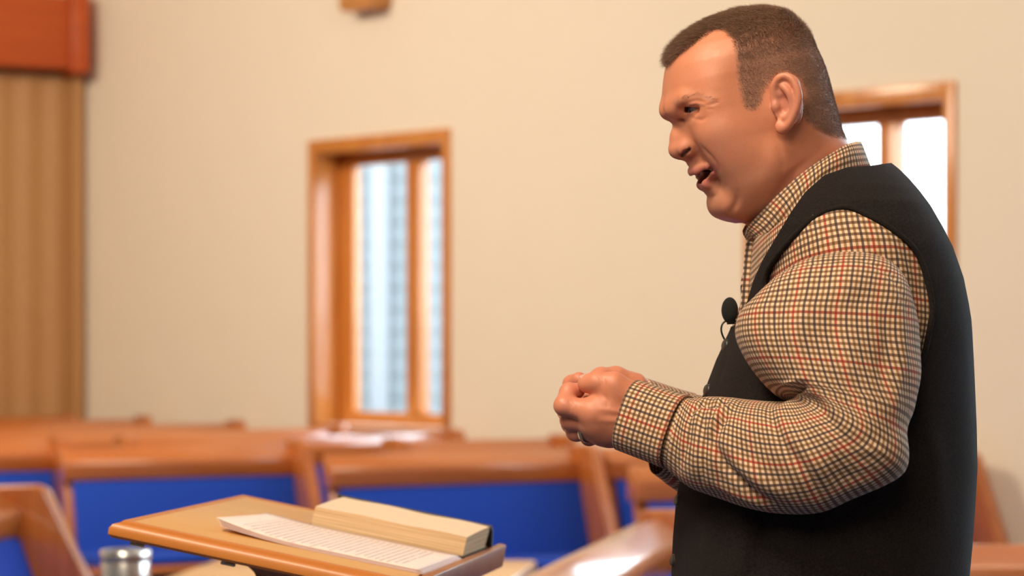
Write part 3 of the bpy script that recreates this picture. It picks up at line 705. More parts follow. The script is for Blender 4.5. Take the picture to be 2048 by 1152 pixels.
LH = [q3([(1186, 824, .052), (1129, 811, .046), (1138, 784, .034), (1155, 781, .030)]), q3([(1193, 846, .046), (1141, 840, .030), (1133, 822, .010), (1146, 808, .004)]),
      q3([(1205, 860, .038), (1152, 863, .018), (1140, 848, -.002), (1158, 834, -.008)]), q3([(1220, 866, .026), (1178, 874, .006), (1164, 862, -.010), (1178, 850, -.014)])]
LT = q3([(1264, 796, .052), (1228, 768, .056), (1194, 765, .052), (1174, 767, .046)])
hand_l = build_hand(LH, LT, tuple(Q(1262, 832, .040)), tuple(Q(1330, 850, .055)), [(tuple(Q(1226, 790, .050)), tuple(Q(1212, 822, .050)), .0155, .0155, .012), (tuple(Q(1222, 802, .046)), tuple(Q(1240, 850, .040)), .018, .020, .012), (tuple(Q(1206, 806, .030)), tuple(Q(1180, 800, .012)), .011, .010, .006)])
RH = [q3([(1196, 806, -.060), (1142, 790, -.052), (1144, 768, -.032), (1158, 759, -.020)]), q3([(1196, 822, -.054), (1140, 818, -.050), (1132, 802, -.034), (1148, 792, -.026)]),
      q3([(1204, 844, -.048), (1152, 846, -.044), (1142, 832, -.030), (1158, 822, -.024)]), q3([(1216, 862, -.042), (1174, 866, -.040), (1164, 854, -.028), (1178, 846, -.024)])]
RT = q3([(1266, 776, -.050), (1232, 756, -.042), (1202, 756, -.032), (1184, 764, -.022)])
hand_r = build_hand(RH, RT, tuple(Q(1268, 822, -.058)), tuple(Q(1330, 838, -.075)))

# ---- rest of the body under the clothes (coarse)
Bf = Field((.05, 2.28, .0), (.56, 2.86, 1.64), .011)
hipz, kn = .93, .50
for s in (1, -1):
    y = D0 - s * .10
    Bf.chain([(.36, y, hipz), (.355, y, kn), (.385, y, .09)], [.085, .058, .042], .03); Bf.cone((.385, y, .055), (.24, y, .035), .04, .03, .02)
    Bf.chain([tuple(Q(1690, 545, s * .150)), tuple(Q(1680, 890, s * .225)), tuple(Q(1500, 895, s * .17)), tuple(Q(1330, 850, s * .06))], [.042, .036, .033, .025], .02)
Bf.ball((.36, D0, 1.02), (.13, .165, .14), .05); Bf.ball((.365, D0, 1.27), (.125, .165, .22), .05); Bf.ball((.375, D0, 1.42), (.09, .145, .10), .05)
Bf.cone(tuple(Q(1640, 480)), tuple(Q(1612, 380)), .07, .06, .04)
bV, bF = Bf.mesh(); bV = relax(bV, bF, 3)

def mat_skin():
    t = NT('skin'); a = t.add('ShaderNodeVertexColor', layer_name='col'); v = t.coord('Object'); n = t.noise(60, 4, v); n2 = t.noise(420, 3, v)
    c = t.mix(t.ramp(n, .35, .65, 0, .22), a.outputs[0], t.mix(1.0, a.outputs[0], (1.0, .74, .70, 1), 'MULTIPLY'))
    c = t.mix(t.ramp(n2, .45, .75, 0, .14), c, t.mix(1.0, c, (.72, .6, .55, 1), 'MULTIPLY'))
    t.base(c); t.p(Roughness=t.ramp(n, .3, .7, .41, .54), Subsurface_Weight=.12, Subsurface_Scale=.02, Specular_IOR_Level=.5)
    t.b.inputs['Subsurface Radius'].default_value = (.5, .2, .12)
    t.bump(t.math('ADD', t.noise(900, 2, v), t.math('MULTIPLY', n2, .6)), .10, .0008); return t.m
M_skin = mat_skin()
def knuckles(hand):
    V, F = hand; p = proj(V); N = vnormals(V, F); d = np.zeros(len(V)); nearf = np.clip(-N[:, 1] * 2 + .4, 0, 1)
    for poly, w_, a_ in (([(1137, 800), (1142, 812), (1140, 826)], 2.2, -.0007), ([(1145, 799), (1150, 812), (1148, 828)], 2.2, -.0005), ([(1190, 816), (1230, 822), (1270, 828)], 5, .0007), ([(1192, 842), (1232, 842), (1270, 838)], 5, .0006),
                         ([(1192, 829), (1228, 832), (1270, 834)], 5, -.0005), ([(1197, 752), (1203, 764), (1202, 776)], 2.2, -.0006), ([(1204, 751), (1210, 764), (1209, 777)], 2.2, -.0005), ([(1205, 786), (1214, 800), (1216, 816)], 4, -.0009), ([(1152, 832), (1156, 842), (1154, 852)], 2, -.0005)):
        dd, t = seg_dist(p, poly); d += a_ * np.exp(-(dd / w_) ** 2) * np.sin(np.clip(t, 0, 1) * math.pi) ** .7
    return V + N * (d * nearf)[:, None], F
hand_l = knuckles(hand_l)
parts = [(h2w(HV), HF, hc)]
for V, F in (hand_l, hand_r):
    c = np.tile(np.array((.65, .245, .138)), (len(V), 1)); p = proj(V)
    red = np.zeros(len(V))
    for J in (LH, RH):
        for f in J:
            for q in f[1:]:
                red += .5 * np.exp(-((V - np.array(q)) ** 2).sum(1) / .013 ** 2)
    red = np.clip(red, 0, .8)[:, None]; c = c * (1 - red) + np.array((.62, .215, .14)) * red; parts.append((V, F, c))
parts.append((bV, bF, np.tile(SKIN, (len(bV), 1))))
off = 0; AV = []; AF = []; AC = []
for V, F, c in parts: AV.append(V); AF.append(F + off); AC.append(c); off += len(V)
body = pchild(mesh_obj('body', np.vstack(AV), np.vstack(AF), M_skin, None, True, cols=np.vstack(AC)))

# eyes, teeth, ring
def mat_eye():
    t = NT('eyeball'); tc = t.add('ShaderNodeTexCoord'); sp = t.add('ShaderNodeSeparateXYZ'); t.l.new(tc.outputs['Object'], sp.inputs[0])
    r = t.math('SQRT', t.math('ADD', t.math('POWER', sp.outputs[1], 2), t.math('POWER', sp.outputs[2], 2)))
    c = t.mix(t.math('LESS_THAN', r, .0058), (.46, .36, .31, 1), (.12, .16, .17, 1)); c = t.mix(t.math('LESS_THAN', r, .0024), c, (.01, .01, .01, 1))
    t.base(c); t.p(Roughness=.12, Coat_Weight=.6); return t.m
M_eye = mat_eye()
for s in (1, -1):
    e = L(1397, 218.5, .031); bm = bmesh.new(); bmesh.ops.create_uvsphere(bm, u_segments=32, v_segments=20, radius=.0122)
    o = bm_obj('eye', bm, M_eye, None, True); pchild(o, body); ctr = h2w([(e[0], e[1] * s, e[2])])[0]
    R = Matrix(HM.tolist()).to_4x4() @ Matrix.Rotation(math.radians(17), 4, 'Z') @ Matrix.Rotation(math.radians(3), 4, 'Y'); o.matrix_local = Matrix.Translation(ctr) @ R
M_teeth = mat_plain('tooth_enamel', (.42, .29, .20), .3, .03, 60)
for nm, arc, hgt in (('lower_teeth', [(1426, 355, -.017), (1414, 362, -.011), (1409, 364, 0), (1414, 362, .011), (1426, 355, .017)], .0026),):
    pts = catmull([L(*a) for a in arc], 5); V = []; F = []
    for i, p in enumerate(pts):
        k = .0006 * abs(math.sin(i * 1.1)); V += [(p[0] - k, p[1], p[2] - hgt), (p[0] - k, p[1], p[2] + hgt), (p[0] - .004, p[1] * .85, p[2] + hgt), (p[0] - .004, p[1] * .85, p[2] - hgt)]
    for i in range(len(pts) - 1):
        for k in range(4): F.append((i * 4 + k, i * 4 + (k + 1) % 4, i * 4 + 4 + (k + 1) % 4, i * 4 + 4 + k))
    pchild(mesh_obj(nm, h2w(V), F, M_teeth, None, True), body)
M_gold = NT('gold').p(Metallic=1.0, Roughness=.22); M_gold.base((.86, .68, .40)); M_gold = M_gold.m
a, b = np.array(LH[2][0]), np.array(LH[2][1]); c = a * .35 + b * .65; ax = Vector(b - a).normalized(); e1 = ax.cross(Vector((0, 1, .2))).normalized(); e2 = ax.cross(e1)
V, F = [], []
for k in range(40):
    an = 2 * math.pi * k / 40; dr = e1 * math.cos(an) + e2 * math.sin(an)
    for r, t in ((.0114, -.0024), (.0130, -.0024), (.0134, 0), (.0130, .0024), (.0114, .0024)): V.append(Vector(c) + dr * r + ax * t)
for k in range(40):
    for j in range(5): F.append((k * 5 + j, k * 5 + (j + 1) % 5, ((k + 1) % 40) * 5 + (j + 1) % 5, ((k + 1) % 40) * 5 + j))
pchild(tag(mesh_obj('ring', V, F, M_gold, None, True), 'gold wedding ring'))

M_nail = mat_plain('fingernail', (.66, .36, .27), .25, .03, 80)
for c_, fwd_, nrm_ in ((Q(1169, 751, .049), (-1, .15, -.25), (-.25, -.45, 1)),):
    f_ = Vector(fwd_).normalized(); n_ = Vector(nrm_); n_ = (n_ - f_ * n_.dot(f_)).normalized(); w__ = n_.cross(f_); bm = bmesh.new(); bmesh.ops.create_uvsphere(bm, u_segments=20, v_segments=12, radius=1)
    for v in bm.verts: v.co = f_ * v.co.x * .0064 + w__ * v.co.y * .0054 + n_ * (v.co.z * .0012 - .0016 * v.co.y ** 2)
    o = bm_obj('fingernail', bm, M_nail, None, True); pchild(o, body); o.matrix_local = Matrix.Translation(c_)
# hair: short strands on the scalp
def strands(name, mask_w, count, length, lean, mat, width=.00013, nw=.8, tone=None):
    tri = HF; c = HV[tri].mean(1); wgt = mask_w[tri].mean(1); ar = np.linalg.norm(np.cross(HV[tri[:, 2]] - HV[tri[:, 0]], HV[tri[:, 3]] - HV[tri[:, 1]]), axis=1) * wgt
    pick = rng.choice(len(tri), count, p=ar / ar.sum()); V = np.zeros((count, 7, 3)); N2 = vnormals(HV, HF)
    uu = rng.random((count, 2)); A, B_, C_, D_ = [HV[tri[pick, i]] for i in range(4)]
    root = (A * (1 - uu[:, :1]) + B_ * uu[:, :1]) * (1 - uu[:, 1:]) + (D_ * (1 - uu[:, :1]) + C_ * uu[:, :1]) * uu[:, 1:]
    n = N2[tri[pick]].mean(1); n /= np.linalg.norm(n, axis=1)[:, None]; ln = length(root, n) * rng.uniform(.7, 1.2, count); le = lean(root, n) + rng.normal(0, .22, (count, 3))
    d1 = n * nw + le * .7; d1 /= np.linalg.norm(d1, axis=1)[:, None]; d2 = n * .6 * nw + le * 1.3; d2 /= np.linalg.norm(d2, axis=1)[:, None]
    s1 = np.cross(d1, rng.normal(0, 1, (count, 3))); s1 /= np.linalg.norm(s1, axis=1)[:, None]; s2 = np.cross(d1, s1); root = root - n * .0006
    mid = root + d1 * (ln * .55)[:, None]; tip = mid + d2 * (ln * .5)[:, None]
    for k in range(3):
        a = 2 * math.pi * k / 3; dr = (s1 * math.cos(a) + s2 * math.sin(a)) * width; V[:, k] = root + dr; V[:, 3 + k] = mid + dr * .8
    V[:, 6] = tip; base = np.arange(count)[:, None] * 7; F = []
    me = bpy.data.meshes.new(name); fs = np.vstack([base + np.array(t) for t in ((0, 1, 4), (0, 4, 3), (1, 2, 5), (1, 5, 4), (2, 0, 3), (2, 3, 5), (3, 4, 6), (4, 5, 6), (5, 3, 6))])
    tc_ = topness(root)[:, None]; pc = (np.array((.45, .265, .185)) * (1 - tc_) + np.array((.21, .108, .062)) * tc_) * rng.uniform(.45, 1.25, (count, 1)); pc = np.where(tone is None, pc, np.array(tone or (1, 1, 1)) * rng.uniform(.7, 1.2, (count, 1)))
    o = mesh_obj(name, h2w(V.reshape(-1, 3)), fs, mat, None, True, cols=np.repeat(pc, 7, 0)); pchild(o); tag(o, kind='stuff'); return o
def mat_hair():
    t = NT('brown_hair'); a = t.add('ShaderNodeVertexColor', layer_name='col'); t.base(a.outputs[0]); t.p(Roughness=.45, Specular_IOR_Level=.35); return t.m
M_hair = mat_hair()

def topness(root): return np.clip((root[:, 2] - .055) / .035, 0, 1)
def hlen(r, n):
    t = topness(r); fr = np.clip((r[:, 0] - .06) / .05, 0, 1); return .0030 + t * (.0060 + .008 * fr)
def hlean(r, n):
    t = topness(r)[:, None]; f = np.array([(1.0, 0, .05)]); d = np.array([(-.25, 0, -.9)]); v = f * t * 1.1 + d * (1 - t) * .9; return v - n * (v * n).sum(1)[:, None] * .8
strands('hair', np.clip(hmask - .2, 0, 1) ** .8, 90000, hlen, hlean, M_hair)
strands('eyebrow', browm ** 1.5 * (1 + 5 * np.clip((1400 - hp[:, 0]) / 50, 0, 1)), 900, lambda r, n: np.full(len(r), .0052), lambda r, n: np.sign(r[:, 1:2]) * np.array([[-.3, 0, 0]]) * 0 + np.c_[-.9 * np.ones(len(r)), .5 * np.sign(r[:, 1]), .12 * np.ones(len(r))], M_hair, .00010, .12, (.30, .16, .09))

# ------------------------------------------------------------------ clothes
def mat_check():
    t = NT('checked_cotton'); tc = t.add('ShaderNodeTexCoord'); sp = t.add('ShaderNodeSeparateXYZ'); t.l.new(tc.outputs['UV'], sp.inputs[0])
    c = (.76, .54, .36, 1)
    for ax, per, dark, mid, red in ((0, .0054, (.16, .14, .17, 1), (.42, .32, .20, 1), (.62, .14, .09, 1)), (1, .0066, (.26, .19, .15, 1), (.36, .26, .16, 1), (.50, .15, .10, 1))):
        q = t.math('DIVIDE', sp.outputs[ax], per); i = t.math('ADD', t.math('FLOOR', q), 4000); fr = t.math('FRACT', q)
        on = t.math('MULTIPLY', t.ramp(fr, .0, .08, 0, 1), t.ramp(fr, .48, .56, 1, 0))
        col = t.mix(t.math('GREATER_THAN', t.math('MODULO', i, 2), .5), dark, mid); col = t.mix(t.math('LESS_THAN', t.math('MODULO', i, 8), .5), col, red)
        c = t.mix(on, c, t.mix(1.0, c, col, 'MULTIPLY'))
    v = t.coord('UV', (1500, 1500, 1)); n = t.noise(1, 2, v); t.base(t.mix(t.math('MULTIPLY', n, .12), c, (.3, .22, .15, 1)))
    t.p(Roughness=.85, Sheen_Weight=.08); t.bump(n, .12, .0006); return t.m
M_check = mat_check()
def mat_wool():
    t = NT('dark_wool'); v = t.coord('Object'); n = t.noise(1400, 3, v); n2 = t.noise(500, 4, v)
    t.base(t.mix(t.ramp(n2, .3, .75, 0, 1), (.006, .005, .005, 1), (.022, .015, .012, 1))); t.p(Roughness=.95, Specular_IOR_Level=.2, Sheen_Weight=.02, Sheen_Roughness=.5); t.b.inputs['Sheen Tint'].default_value = (.55, .5, .6, 1)
    t.bump(t.math('ADD', n, n2), .5, .0012); return t.m
M_wool = mat_wool(); M_lining = mat_plain('vest_back_satin', (.012, .010, .012), .55, .15, 80)
TT = np.array([  # py, front x, back x, half width
 (322, 1590, 1758, .070), (334, 1582, 1772, .084), (346, 1573, 1784, .102), (365, 1560, 1800, .126), (390, 1543, 1818, .152), (420, 1522, 1838, .174), (460, 1503, 1860, .188),
 (500, 1495, 1880, .195), (560, 1490, 1901, .199), (610, 1487, 1911, .201), (640, 1481, 1916, .202), (663, 1472, 1918, .202), (720, 1445, 1922, .201), (790, 1419, 1926, .200), (850, 1400, 1929, .199),
 (930, 1378, 1931, .199), (1000, 1364, 1927, .200), (1080, 1357, 1921, .202), (1152, 1354, 1914, .204), (1270, 1362, 1900, .204)], float)
def torso(py0, py1, rows, nth, off):
    pys = np.linspace(py0, py1, rows); k = np.ones(5) / 5
    def ip(c): return np.interp(pys, TT[:, 0], TT[:, c])
    fx, bx, hw = ip(1), ip(2), ip(3); V = np.zeros((rows, nth, 3)); UVt = np.zeros((rows, nth, 2)); S = FPX / D0
    for i in range(rows):
        x0 = (fx[i] - 1024) / S - off; x1 = (bx[i] - 1024) / S + off; xc, a = (x0 + x1) / 2, (x1 - x0) / 2; b = hw[i] + off; th = 2 * math.pi * np.arange(nth) / nth
        n = 2.35; c, s_ = np.cos(th), np.sin(th); ex = 2 / n
        V[i, :, 0] = xc + a * np.sign(c) * np.abs(c) ** ex; V[i, :, 1] = D0 + b * np.sign(s_) * np.abs(s_) ** ex; V[i, :, 2] = CAMZ - (pys[i] - HORIZON) / S
        seg = np.r_[0, np.cumsum(np.linalg.norm(np.diff(V[i], axis=0), axis=1))]; j0 = int(nth * .75); UVt[i, :, 0] = seg - seg[j0]; UVt[i, :, 1] = -V[i, :, 2]
    for i in range(1, rows):      # along the slope near the shoulders
        UVt[i, :, 1] = UVt[i - 1, :, 1] + np.linalg.norm(V[i] - V[i - 1], axis=1)
    return V, UVt
def grid_faces(rows, n, wrap=True):
    return [(i * n + k, i * n + (k + 1) % n, (i + 1) * n + (k + 1) % n, (i + 1) * n + k) for i in range(rows - 1) for k in range(n if wrap else n - 1)]
def clip_mesh(V, F, f, extra=None):
    """keep the part of a mesh where the vertex field f > 0, cutting faces along f = 0"""
    V = [tuple(v) for v in V]; X = None if extra is None else [tuple(e) for e in extra]; f = list(f); cut = {}; out = []
    def edge(a, b):
        k = (min(a, b), max(a, b))
        if k not in cut:
            t = f[a] / (f[a] - f[b]); cut[k] = len(V); V.append(tuple(V[a][i] + (V[b][i] - V[a][i]) * t for i in range(3)))
            if X is not None: X.append(tuple(X[a][i] + (X[b][i] - X[a][i]) * t for i in range(2)))
            f.append(1e-9)
        return cut[k]
    for fc in F:
        s = [f[v] > 0 for v in fc]
        if all(s): out.append(tuple(fc)); continue
        if not any(s): continue
        q = []
        for i in range(len(fc)):
            a, b = fc[i], fc[(i + 1) % len(fc)]
            if f[a] > 0: q.append(a)
            if (f[a] > 0) != (f[b] > 0): q.append(edge(a, b))
        if len(q) > 2: out.append(tuple(q))
    used = sorted({v for fc in out for v in fc}); mp = {v: i for i, v in enumerate(used)}
    return [V[v] for v in used], [tuple(mp[v] for v in fc) for fc in out], (None if X is None else [X[v] for v in used])
def nearproj(V):
    V = np.array(V, float); V[:, 1] = D0 - np.abs(V[:, 1] - D0); return proj(V)
ARM = [(1530, 565), (1540, 533), (1573, 489), (1611, 451), (1641, 427), (1680, 415), (1708, 418), (1745, 436), (1783, 459), (1821, 489), (1842, 522), (1856, 566), (1865, 615), (1862, 640), (1852, 690), (1836, 735), (1790, 775), (1700, 790), (1610, 760), (1565, 690), (1545, 620)]
NECK = [(1742, 333), (1695, 336), (1649, 352), (1611, 386), (1584, 424), (1554, 474), (1527, 520), (1508, 562), (1494, 610), (1479, 652), (1300, 660), (1300, 150), (1790, 150), (1790, 326)]
ARMc = catmull(ARM, 5, True)
# vest
R_, N_ = 190, 168
Vt, UVt = torso(324, 1268, R_, N_, .004); Vf = Vt.reshape(-1, 3); pn = nearproj(Vf)
nrm = np.zeros_like(Vf); g = np.array(grid_faces(R_, N_)); nrm = vnormals(Vf, g); ctr = Vf.copy(); ctr[:, 0] = Vf.reshape(R_, N_, 3)[:, :, 0].mean(1).repeat(N_); ctr[:, 1] = D0
nrm *= np.sign(((Vf - ctr) * nrm).sum(1))[:, None]
def fold(pts, poly, w_, amp, taper=True):
    d, t = seg_dist(pts, poly); k = np.exp(-(d / w_) ** 2)
    if taper: k *= np.sin(np.clip(t, .03, .97) * math.pi) ** .6
    return k * amp
near = np.clip(((D0 - Vf[:, 1]) - .02) / .05, 0, 1)
# front panel stands a little proud of the side with a soft fold where they meet
d, t = seg_dist(pn, [(1512, 960), (1508, 1012), (1498, 1080), (1488, 1160), (1480, 1290)]); sx = np.interp(pn[:, 1], [960, 1012, 1080, 1160, 1290], [1512, 1508, 1498, 1488, 1480]) - pn[:, 0]
dv = np.where(pn[:, 1] > 940, np.clip(sx / 9, -1, 1) * .0035 * np.exp(-np.abs(sx) / 60) - .006 * np.exp(-((sx + 16) / 16) ** 2), 0) * np.clip((pn[:, 1] - 940) / 60, 0, 1) * near
dv += fold(pn, [(1625, 1040), (1612, 1152), (1606, 1260)], 10, -.0022, False) * near + fold(pn, [(1700, 1060), (1760, 1160)], 26, .003) + fold(pn, [(1840, 800), (1870, 930), (1880, 1060)], 22, .003) + fold(pn, [(1470, 720), (1455, 800), (1430, 900)], 16, .002) + fold(pn, [(1462, 690), (1446, 740), (1430, 790)], 5, -.0014)
Vf = Vf + nrm * dv[:, None]
pk = pn.copy(); pk[Vf[:, 1] > D0, 0] -= 26; fld = np.minimum(sdpoly(pn, ARMc), sdpoly(pk, NECK))
cv, cf, _ = clip_mesh(Vf, [tuple(x) for x in g], fld)
vest = pchild(mesh_obj('vest', cv, cf, M_wool, None, True)); md = vest.modifiers.new('thickness', 'SOLIDIFY'); md.thickness = .0055; md.offset = 0.6
tag(vest, 'dark wool vest')
# stitched edge of the armhole and of the neck opening
def surf_at(px, py):
    """point of the vest surface on the near side under an image position"""
    d = np.where((Vf[:, 1] < D0), ((pn - np.array((px, py))) ** 2).sum(1), 1e9); i = np.argsort(d)[:4]; w_ = 1 / (d[i] + 1); return (Vf[i] * w_[:, None]).sum(0) / w_.sum(), nrm[i[0]]
pts = []
for q in ARMc[::2]:
    p, n_ = surf_at(*q); pts.append(Vector(p) + Vector(n_) * .001)
for sgn, nm in ((1, 'armhole_edge'), (-1, 'armhole_edge')):
    pp = [Vector((p.x, p.y if sgn > 0 else 2 * D0 - p.y, p.z)) for p in pts]
    pp = [(pp[i - 1] + pp[i] * 2 + pp[(i + 1) % len(pp)]) / 4 for i in range(len(pp))]
    V, F = tube(pp, .0030, 8, True); pchild(mesh_obj(nm, V, F, M_wool, None, True), vest)
M_btn = mat_plain('dark_button', (.03, .025, .02), .35, .1, 60)
for py in (690, 780, 880, 1000, 1120):
    fx = np.interp(py, TT[:, 0], TT[:, 1]); c = Q(fx - 9, py, .012); bm = bmesh.new(); bmesh.ops.create_cone(bm, cap_ends=True, segments=20, radius1=.0075, radius2=.0065, depth=.004)
    bmesh.ops.bevel(bm, geom=bm.edges[:], offset=.0008, segments=1, affect='EDGES')
    o = bm_obj('button', bm, M_btn, None, True); pchild(o, vest); o.matrix_local = Matrix.Translation(c) @ Vector((-1, -.35, .25)).to_track_quat('Z', 'Y').to_matrix().to_4x4()

# shirt body
Vs, UVs = torso(326, 1240, 120, 144, -.004); g2 = grid_faces(120, 144); sf = Vs.reshape(-1, 3); ps = nearproj(sf)
n2 = vnormals(sf, np.array(g2)); c2 = sf.copy(); c2[:, 0] = Vs[:, :, 0].mean(1).repeat(144); c2[:, 1] = D0; n2 *= np.sign(((sf - c2) * n2).sum(1))[:, None]
ds = fold(ps, [(1790, 480), (1835, 560), (1848, 640)], 10, -.002) + fold(ps, [(1770, 470), (1800, 540), (1822, 620)], 8, .002) + fold(ps, [(1600, 480), (1640, 430), (1700, 430)], 14, .003)
# shoulder carries out over the upper arm
ds += .012 * np.exp(-(((ps[:, 0] - 1700) / 130) ** 2 + ((ps[:, 1] - 500) / 85) ** 2))
sf = sf + n2 * ds[:, None]
fs_ = np.maximum(ps[:, 1] - 345, np.where(np.abs(sf[:, 1] - D0) > .0, ps[:, 1] - 345, 1))
cv, cf, cu = clip_mesh(sf, g2, sdpoly(ps, [(1480, 200), (1800, 200), (1800, 338), (1700, 340), (1640, 370), (1590, 424), (1540, 466), (1505, 476), (1470, 470)]), UVs.reshape(-1, 2))
shirt = pchild(mesh_obj('shirt', cv, cf, M_check, None, True, uv=cu)); tag(shirt, 'brown and cream checked shirt')
# placket with a button, seen below the chin
V, F, uv = [], [], []
for i in range(13):
    py = 462 + 15 * i; fx = np.interp(py, TT[:, 0], TT[:, 1]) - 1
    for j, (yy, bk_) in enumerate(((-.018, 16), (-.010, 0), (.010, 0), (.018, 16))): V.append(Q(fx + bk_ - 3, py, yy)); uv.append((yy, .0084 * i))
F = grid_faces(13, 4, False); o = pchild(mesh_obj('placket', V, F, M_check, None, True, uv=uv), shirt); md = o.modifiers.new('s', 'SOLIDIFY'); md.thickness = .002; md.offset = 0
# collar: stand and folded leaf, mirrored about the middle plane
TOP = [(1722, 285, .0), (1712, 285, .030), (1690, 292, .054), (1648, 317, .068), (1602, 349, .070), (1552, 394, .060), (1512, 436, .040), (1494, 458, .022), (1489, 468, .004)]
BOT = [(1741, 335, .0), (1733, 336, .038), (1697, 341, .069), (1648, 360, .086), (1613, 394, .090), (1584, 434, .084), (1555, 474, .064), (1527, 486, .042), (1512, 487, .014)]
INN = [(1716, 330, .0), (1706, 332, .030), (1686, 340, .052), (1646, 362, .066), (1602, 398, .068), (1556, 440, .056), (1520, 470, .036), (1503, 480, .018), (1500, 484, .004)]
def strip_rows(A, per=6): return catmull([tuple(Q(*a)) for a in A], per)
T3, B3, I3 = strip_rows(TOP), strip_rows(BOT), strip_rows(INN); m_ = len(T3); rowsC = []
for t in np.linspace(1, 0, 5)[:-1]: rowsC.append(T3 * (1 - t) + I3 * t)
for t in np.linspace(0, 1, 9):
    r = T3 * (1 - t) + B3 * t; o_ = np.array([(0, -1, .25)]) * .006 * math.sin(math.pi * min(1, t * 1.15)) * np.clip(np.linspace(0, 3, m_), 0, 1)[:, None]; rowsC.append(r + o_)
C3 = np.array(rowsC); arc = np.r_[0, np.cumsum(np.linalg.norm(np.diff((T3 + B3) / 2, axis=0), axis=1))]; UVc = np.zeros((len(C3), m_, 2)); UVc[:, :, 0] = arc[None]
vv = np.r_[0, np.cumsum(np.linalg.norm(np.diff(C3, axis=0), axis=2).mean(1))]; UVc[:, :, 1] = vv[:, None]
mir = C3.copy(); mir[:, :, 1] = 2 * D0 - mir[:, :, 1]; full = np.concatenate([mir[:, ::-1][:, :-1], C3], 1); uvm = UVc.copy(); uvm[:, :, 0] *= -1; fuv = np.concatenate([uvm[:, ::-1][:, :-1], UVc], 1)
o = pchild(mesh_obj('collar', full.reshape(-1, 3), grid_faces(len(C3), full.shape[1], False), M_check, None, True, uv=fuv.reshape(-1, 2)), shirt); md = o.modifiers.new('s', 'SOLIDIFY'); md.thickness = .0018; md.offset = 0
# sleeves: rings given by their inner and outer edge
RNG = [((1640, 540), (1735, 538), 2.450, .016), ((1592, 552), (1778, 548), 2.412, .040), ((1549, 568), (1805, 566), 2.388, .056), ((1511, 592), (1821, 596), 2.374, .066), ((1480, 624), (1832, 635), 2.368, .070),
       ((1471, 664), (1838, 684), 2.363, .072), ((1484, 702), (1838, 732), 2.358, .073), ((1508, 740), (1834, 778), 2.353, .073), ((1538, 772), (1826, 824), 2.348, .072), ((1570, 786), (1810, 868), 2.343, .070),
       ((1590, 794), (1806, 945), 2.338, .068), ((1584, 800), (1728, 984), 2.340, .066), ((1560, 804), (1648, 1020), 2.350, .064), ((1525, 803), (1575, 1027), 2.368, .062), ((1490, 799), (1512, 1016), 2.388, .060),
       ((1458, 795), (1458, 1003), 2.408, .057), ((1424, 793), (1412, 988), 2.428, .053), ((1396, 797), (1374, 966), 2.446, .048), ((1381, 797), (1342, 945), 2.456, .0455), ((1372, 794), (1328, 934), 2.460, .042), ((1352, 792), (1312, 922), 2.468, .038)]
CUF = [((1380, 794), (1330, 936), 2.458, .046), ((1348, 785), (1302, 924), 2.472, .0445), ((1314, 774), (1268, 911), 2.487, .043), ((1281, 763), (1237, 899), 2.502, .042)]
def tubemesh(R, per, nth, sign=1, fol=None, uoff=0.0, n=2.25, wv=.62):
    D_ = lambda d: d if sign > 0 else 2 * D0 - d
    A = catmull([tuple(P(*a[0], D_(a[2]))) for a in R], per); B = catmull([tuple(P(*a[1], D_(a[2]))) for a in R], per); hd = catmull([(a[3], 0) for a in R], per)[:, 0]
    C = (A + B) / 2; m = len(C); T = np.gradient(C, axis=0); V = np.zeros((m, nth, 3)); uv = np.zeros((m, nth, 2)); Nn = np.zeros((m, nth, 3)); th = 2 * math.pi * np.arange(nth) / nth
    prev = None
    for i in range(m):
        e1 = (B[i] - A[i]) / 2; e2 = np.array((0, -1.0, 0)); u1 = e1 / np.linalg.norm(e1); t_ = np.cross(u1, e2)
        tt = T[i] / (np.linalg.norm(T[i]) + 1e-9); e2 = np.cross(tt, u1); e2 = e2 if e2[1] < 0 else -e2
        e2 = e2 * .5 + np.array((0, -1.0, 0)) * .5; e2 /= np.linalg.norm(e2)
        c, s_ = np.cos(th), np.sin(th); ex = 2 / n; cc = np.sign(c) * np.abs(c) ** ex; ss = np.sign(s_) * np.abs(s_) ** ex
        V[i] = C[i] + cc[:, None] * e1 + ss[:, None] * e2 * hd[i] * sign; Nn[i] = c[:, None] * u1 + s_[:, None] * e2 * sign
        seg = np.r_[0, np.cumsum(np.linalg.norm(np.diff(V[i], axis=0), axis=1))]; j0 = nth // 4; uv[i, :, 0] = (seg - seg[j0]) + uoff
    nl = V[:, nth // 4] * .75 + B * .25; vl = np.r_[0, np.cumsum(np.linalg.norm(np.diff(nl, axis=0), axis=1))]; uv[:, :, 1] = vl[:, None]
    if fol is not None:
        f = V.reshape(-1, 3); p = proj(f); fr = np.clip(Nn.reshape(-1, 3)[:, 1] * -2 + .3, 0, 1); d = np.zeros(len(f))
        for poly, w_, amp in fol: d += fold(p, poly, w_, amp) * fr
        d += fr * .0011 * (np.sin(p[:, 0] * .052 + np.sin(p[:, 1] * .021) * 2.2) * np.sin(p[:, 1] * .017 + 1.0) + .6 * np.sin(p[:, 0] * .031 + p[:, 1] * .043))
        V = V + (Nn.reshape(-1, 3) * d[:, None]).reshape(V.shape)
    return V, uv, m
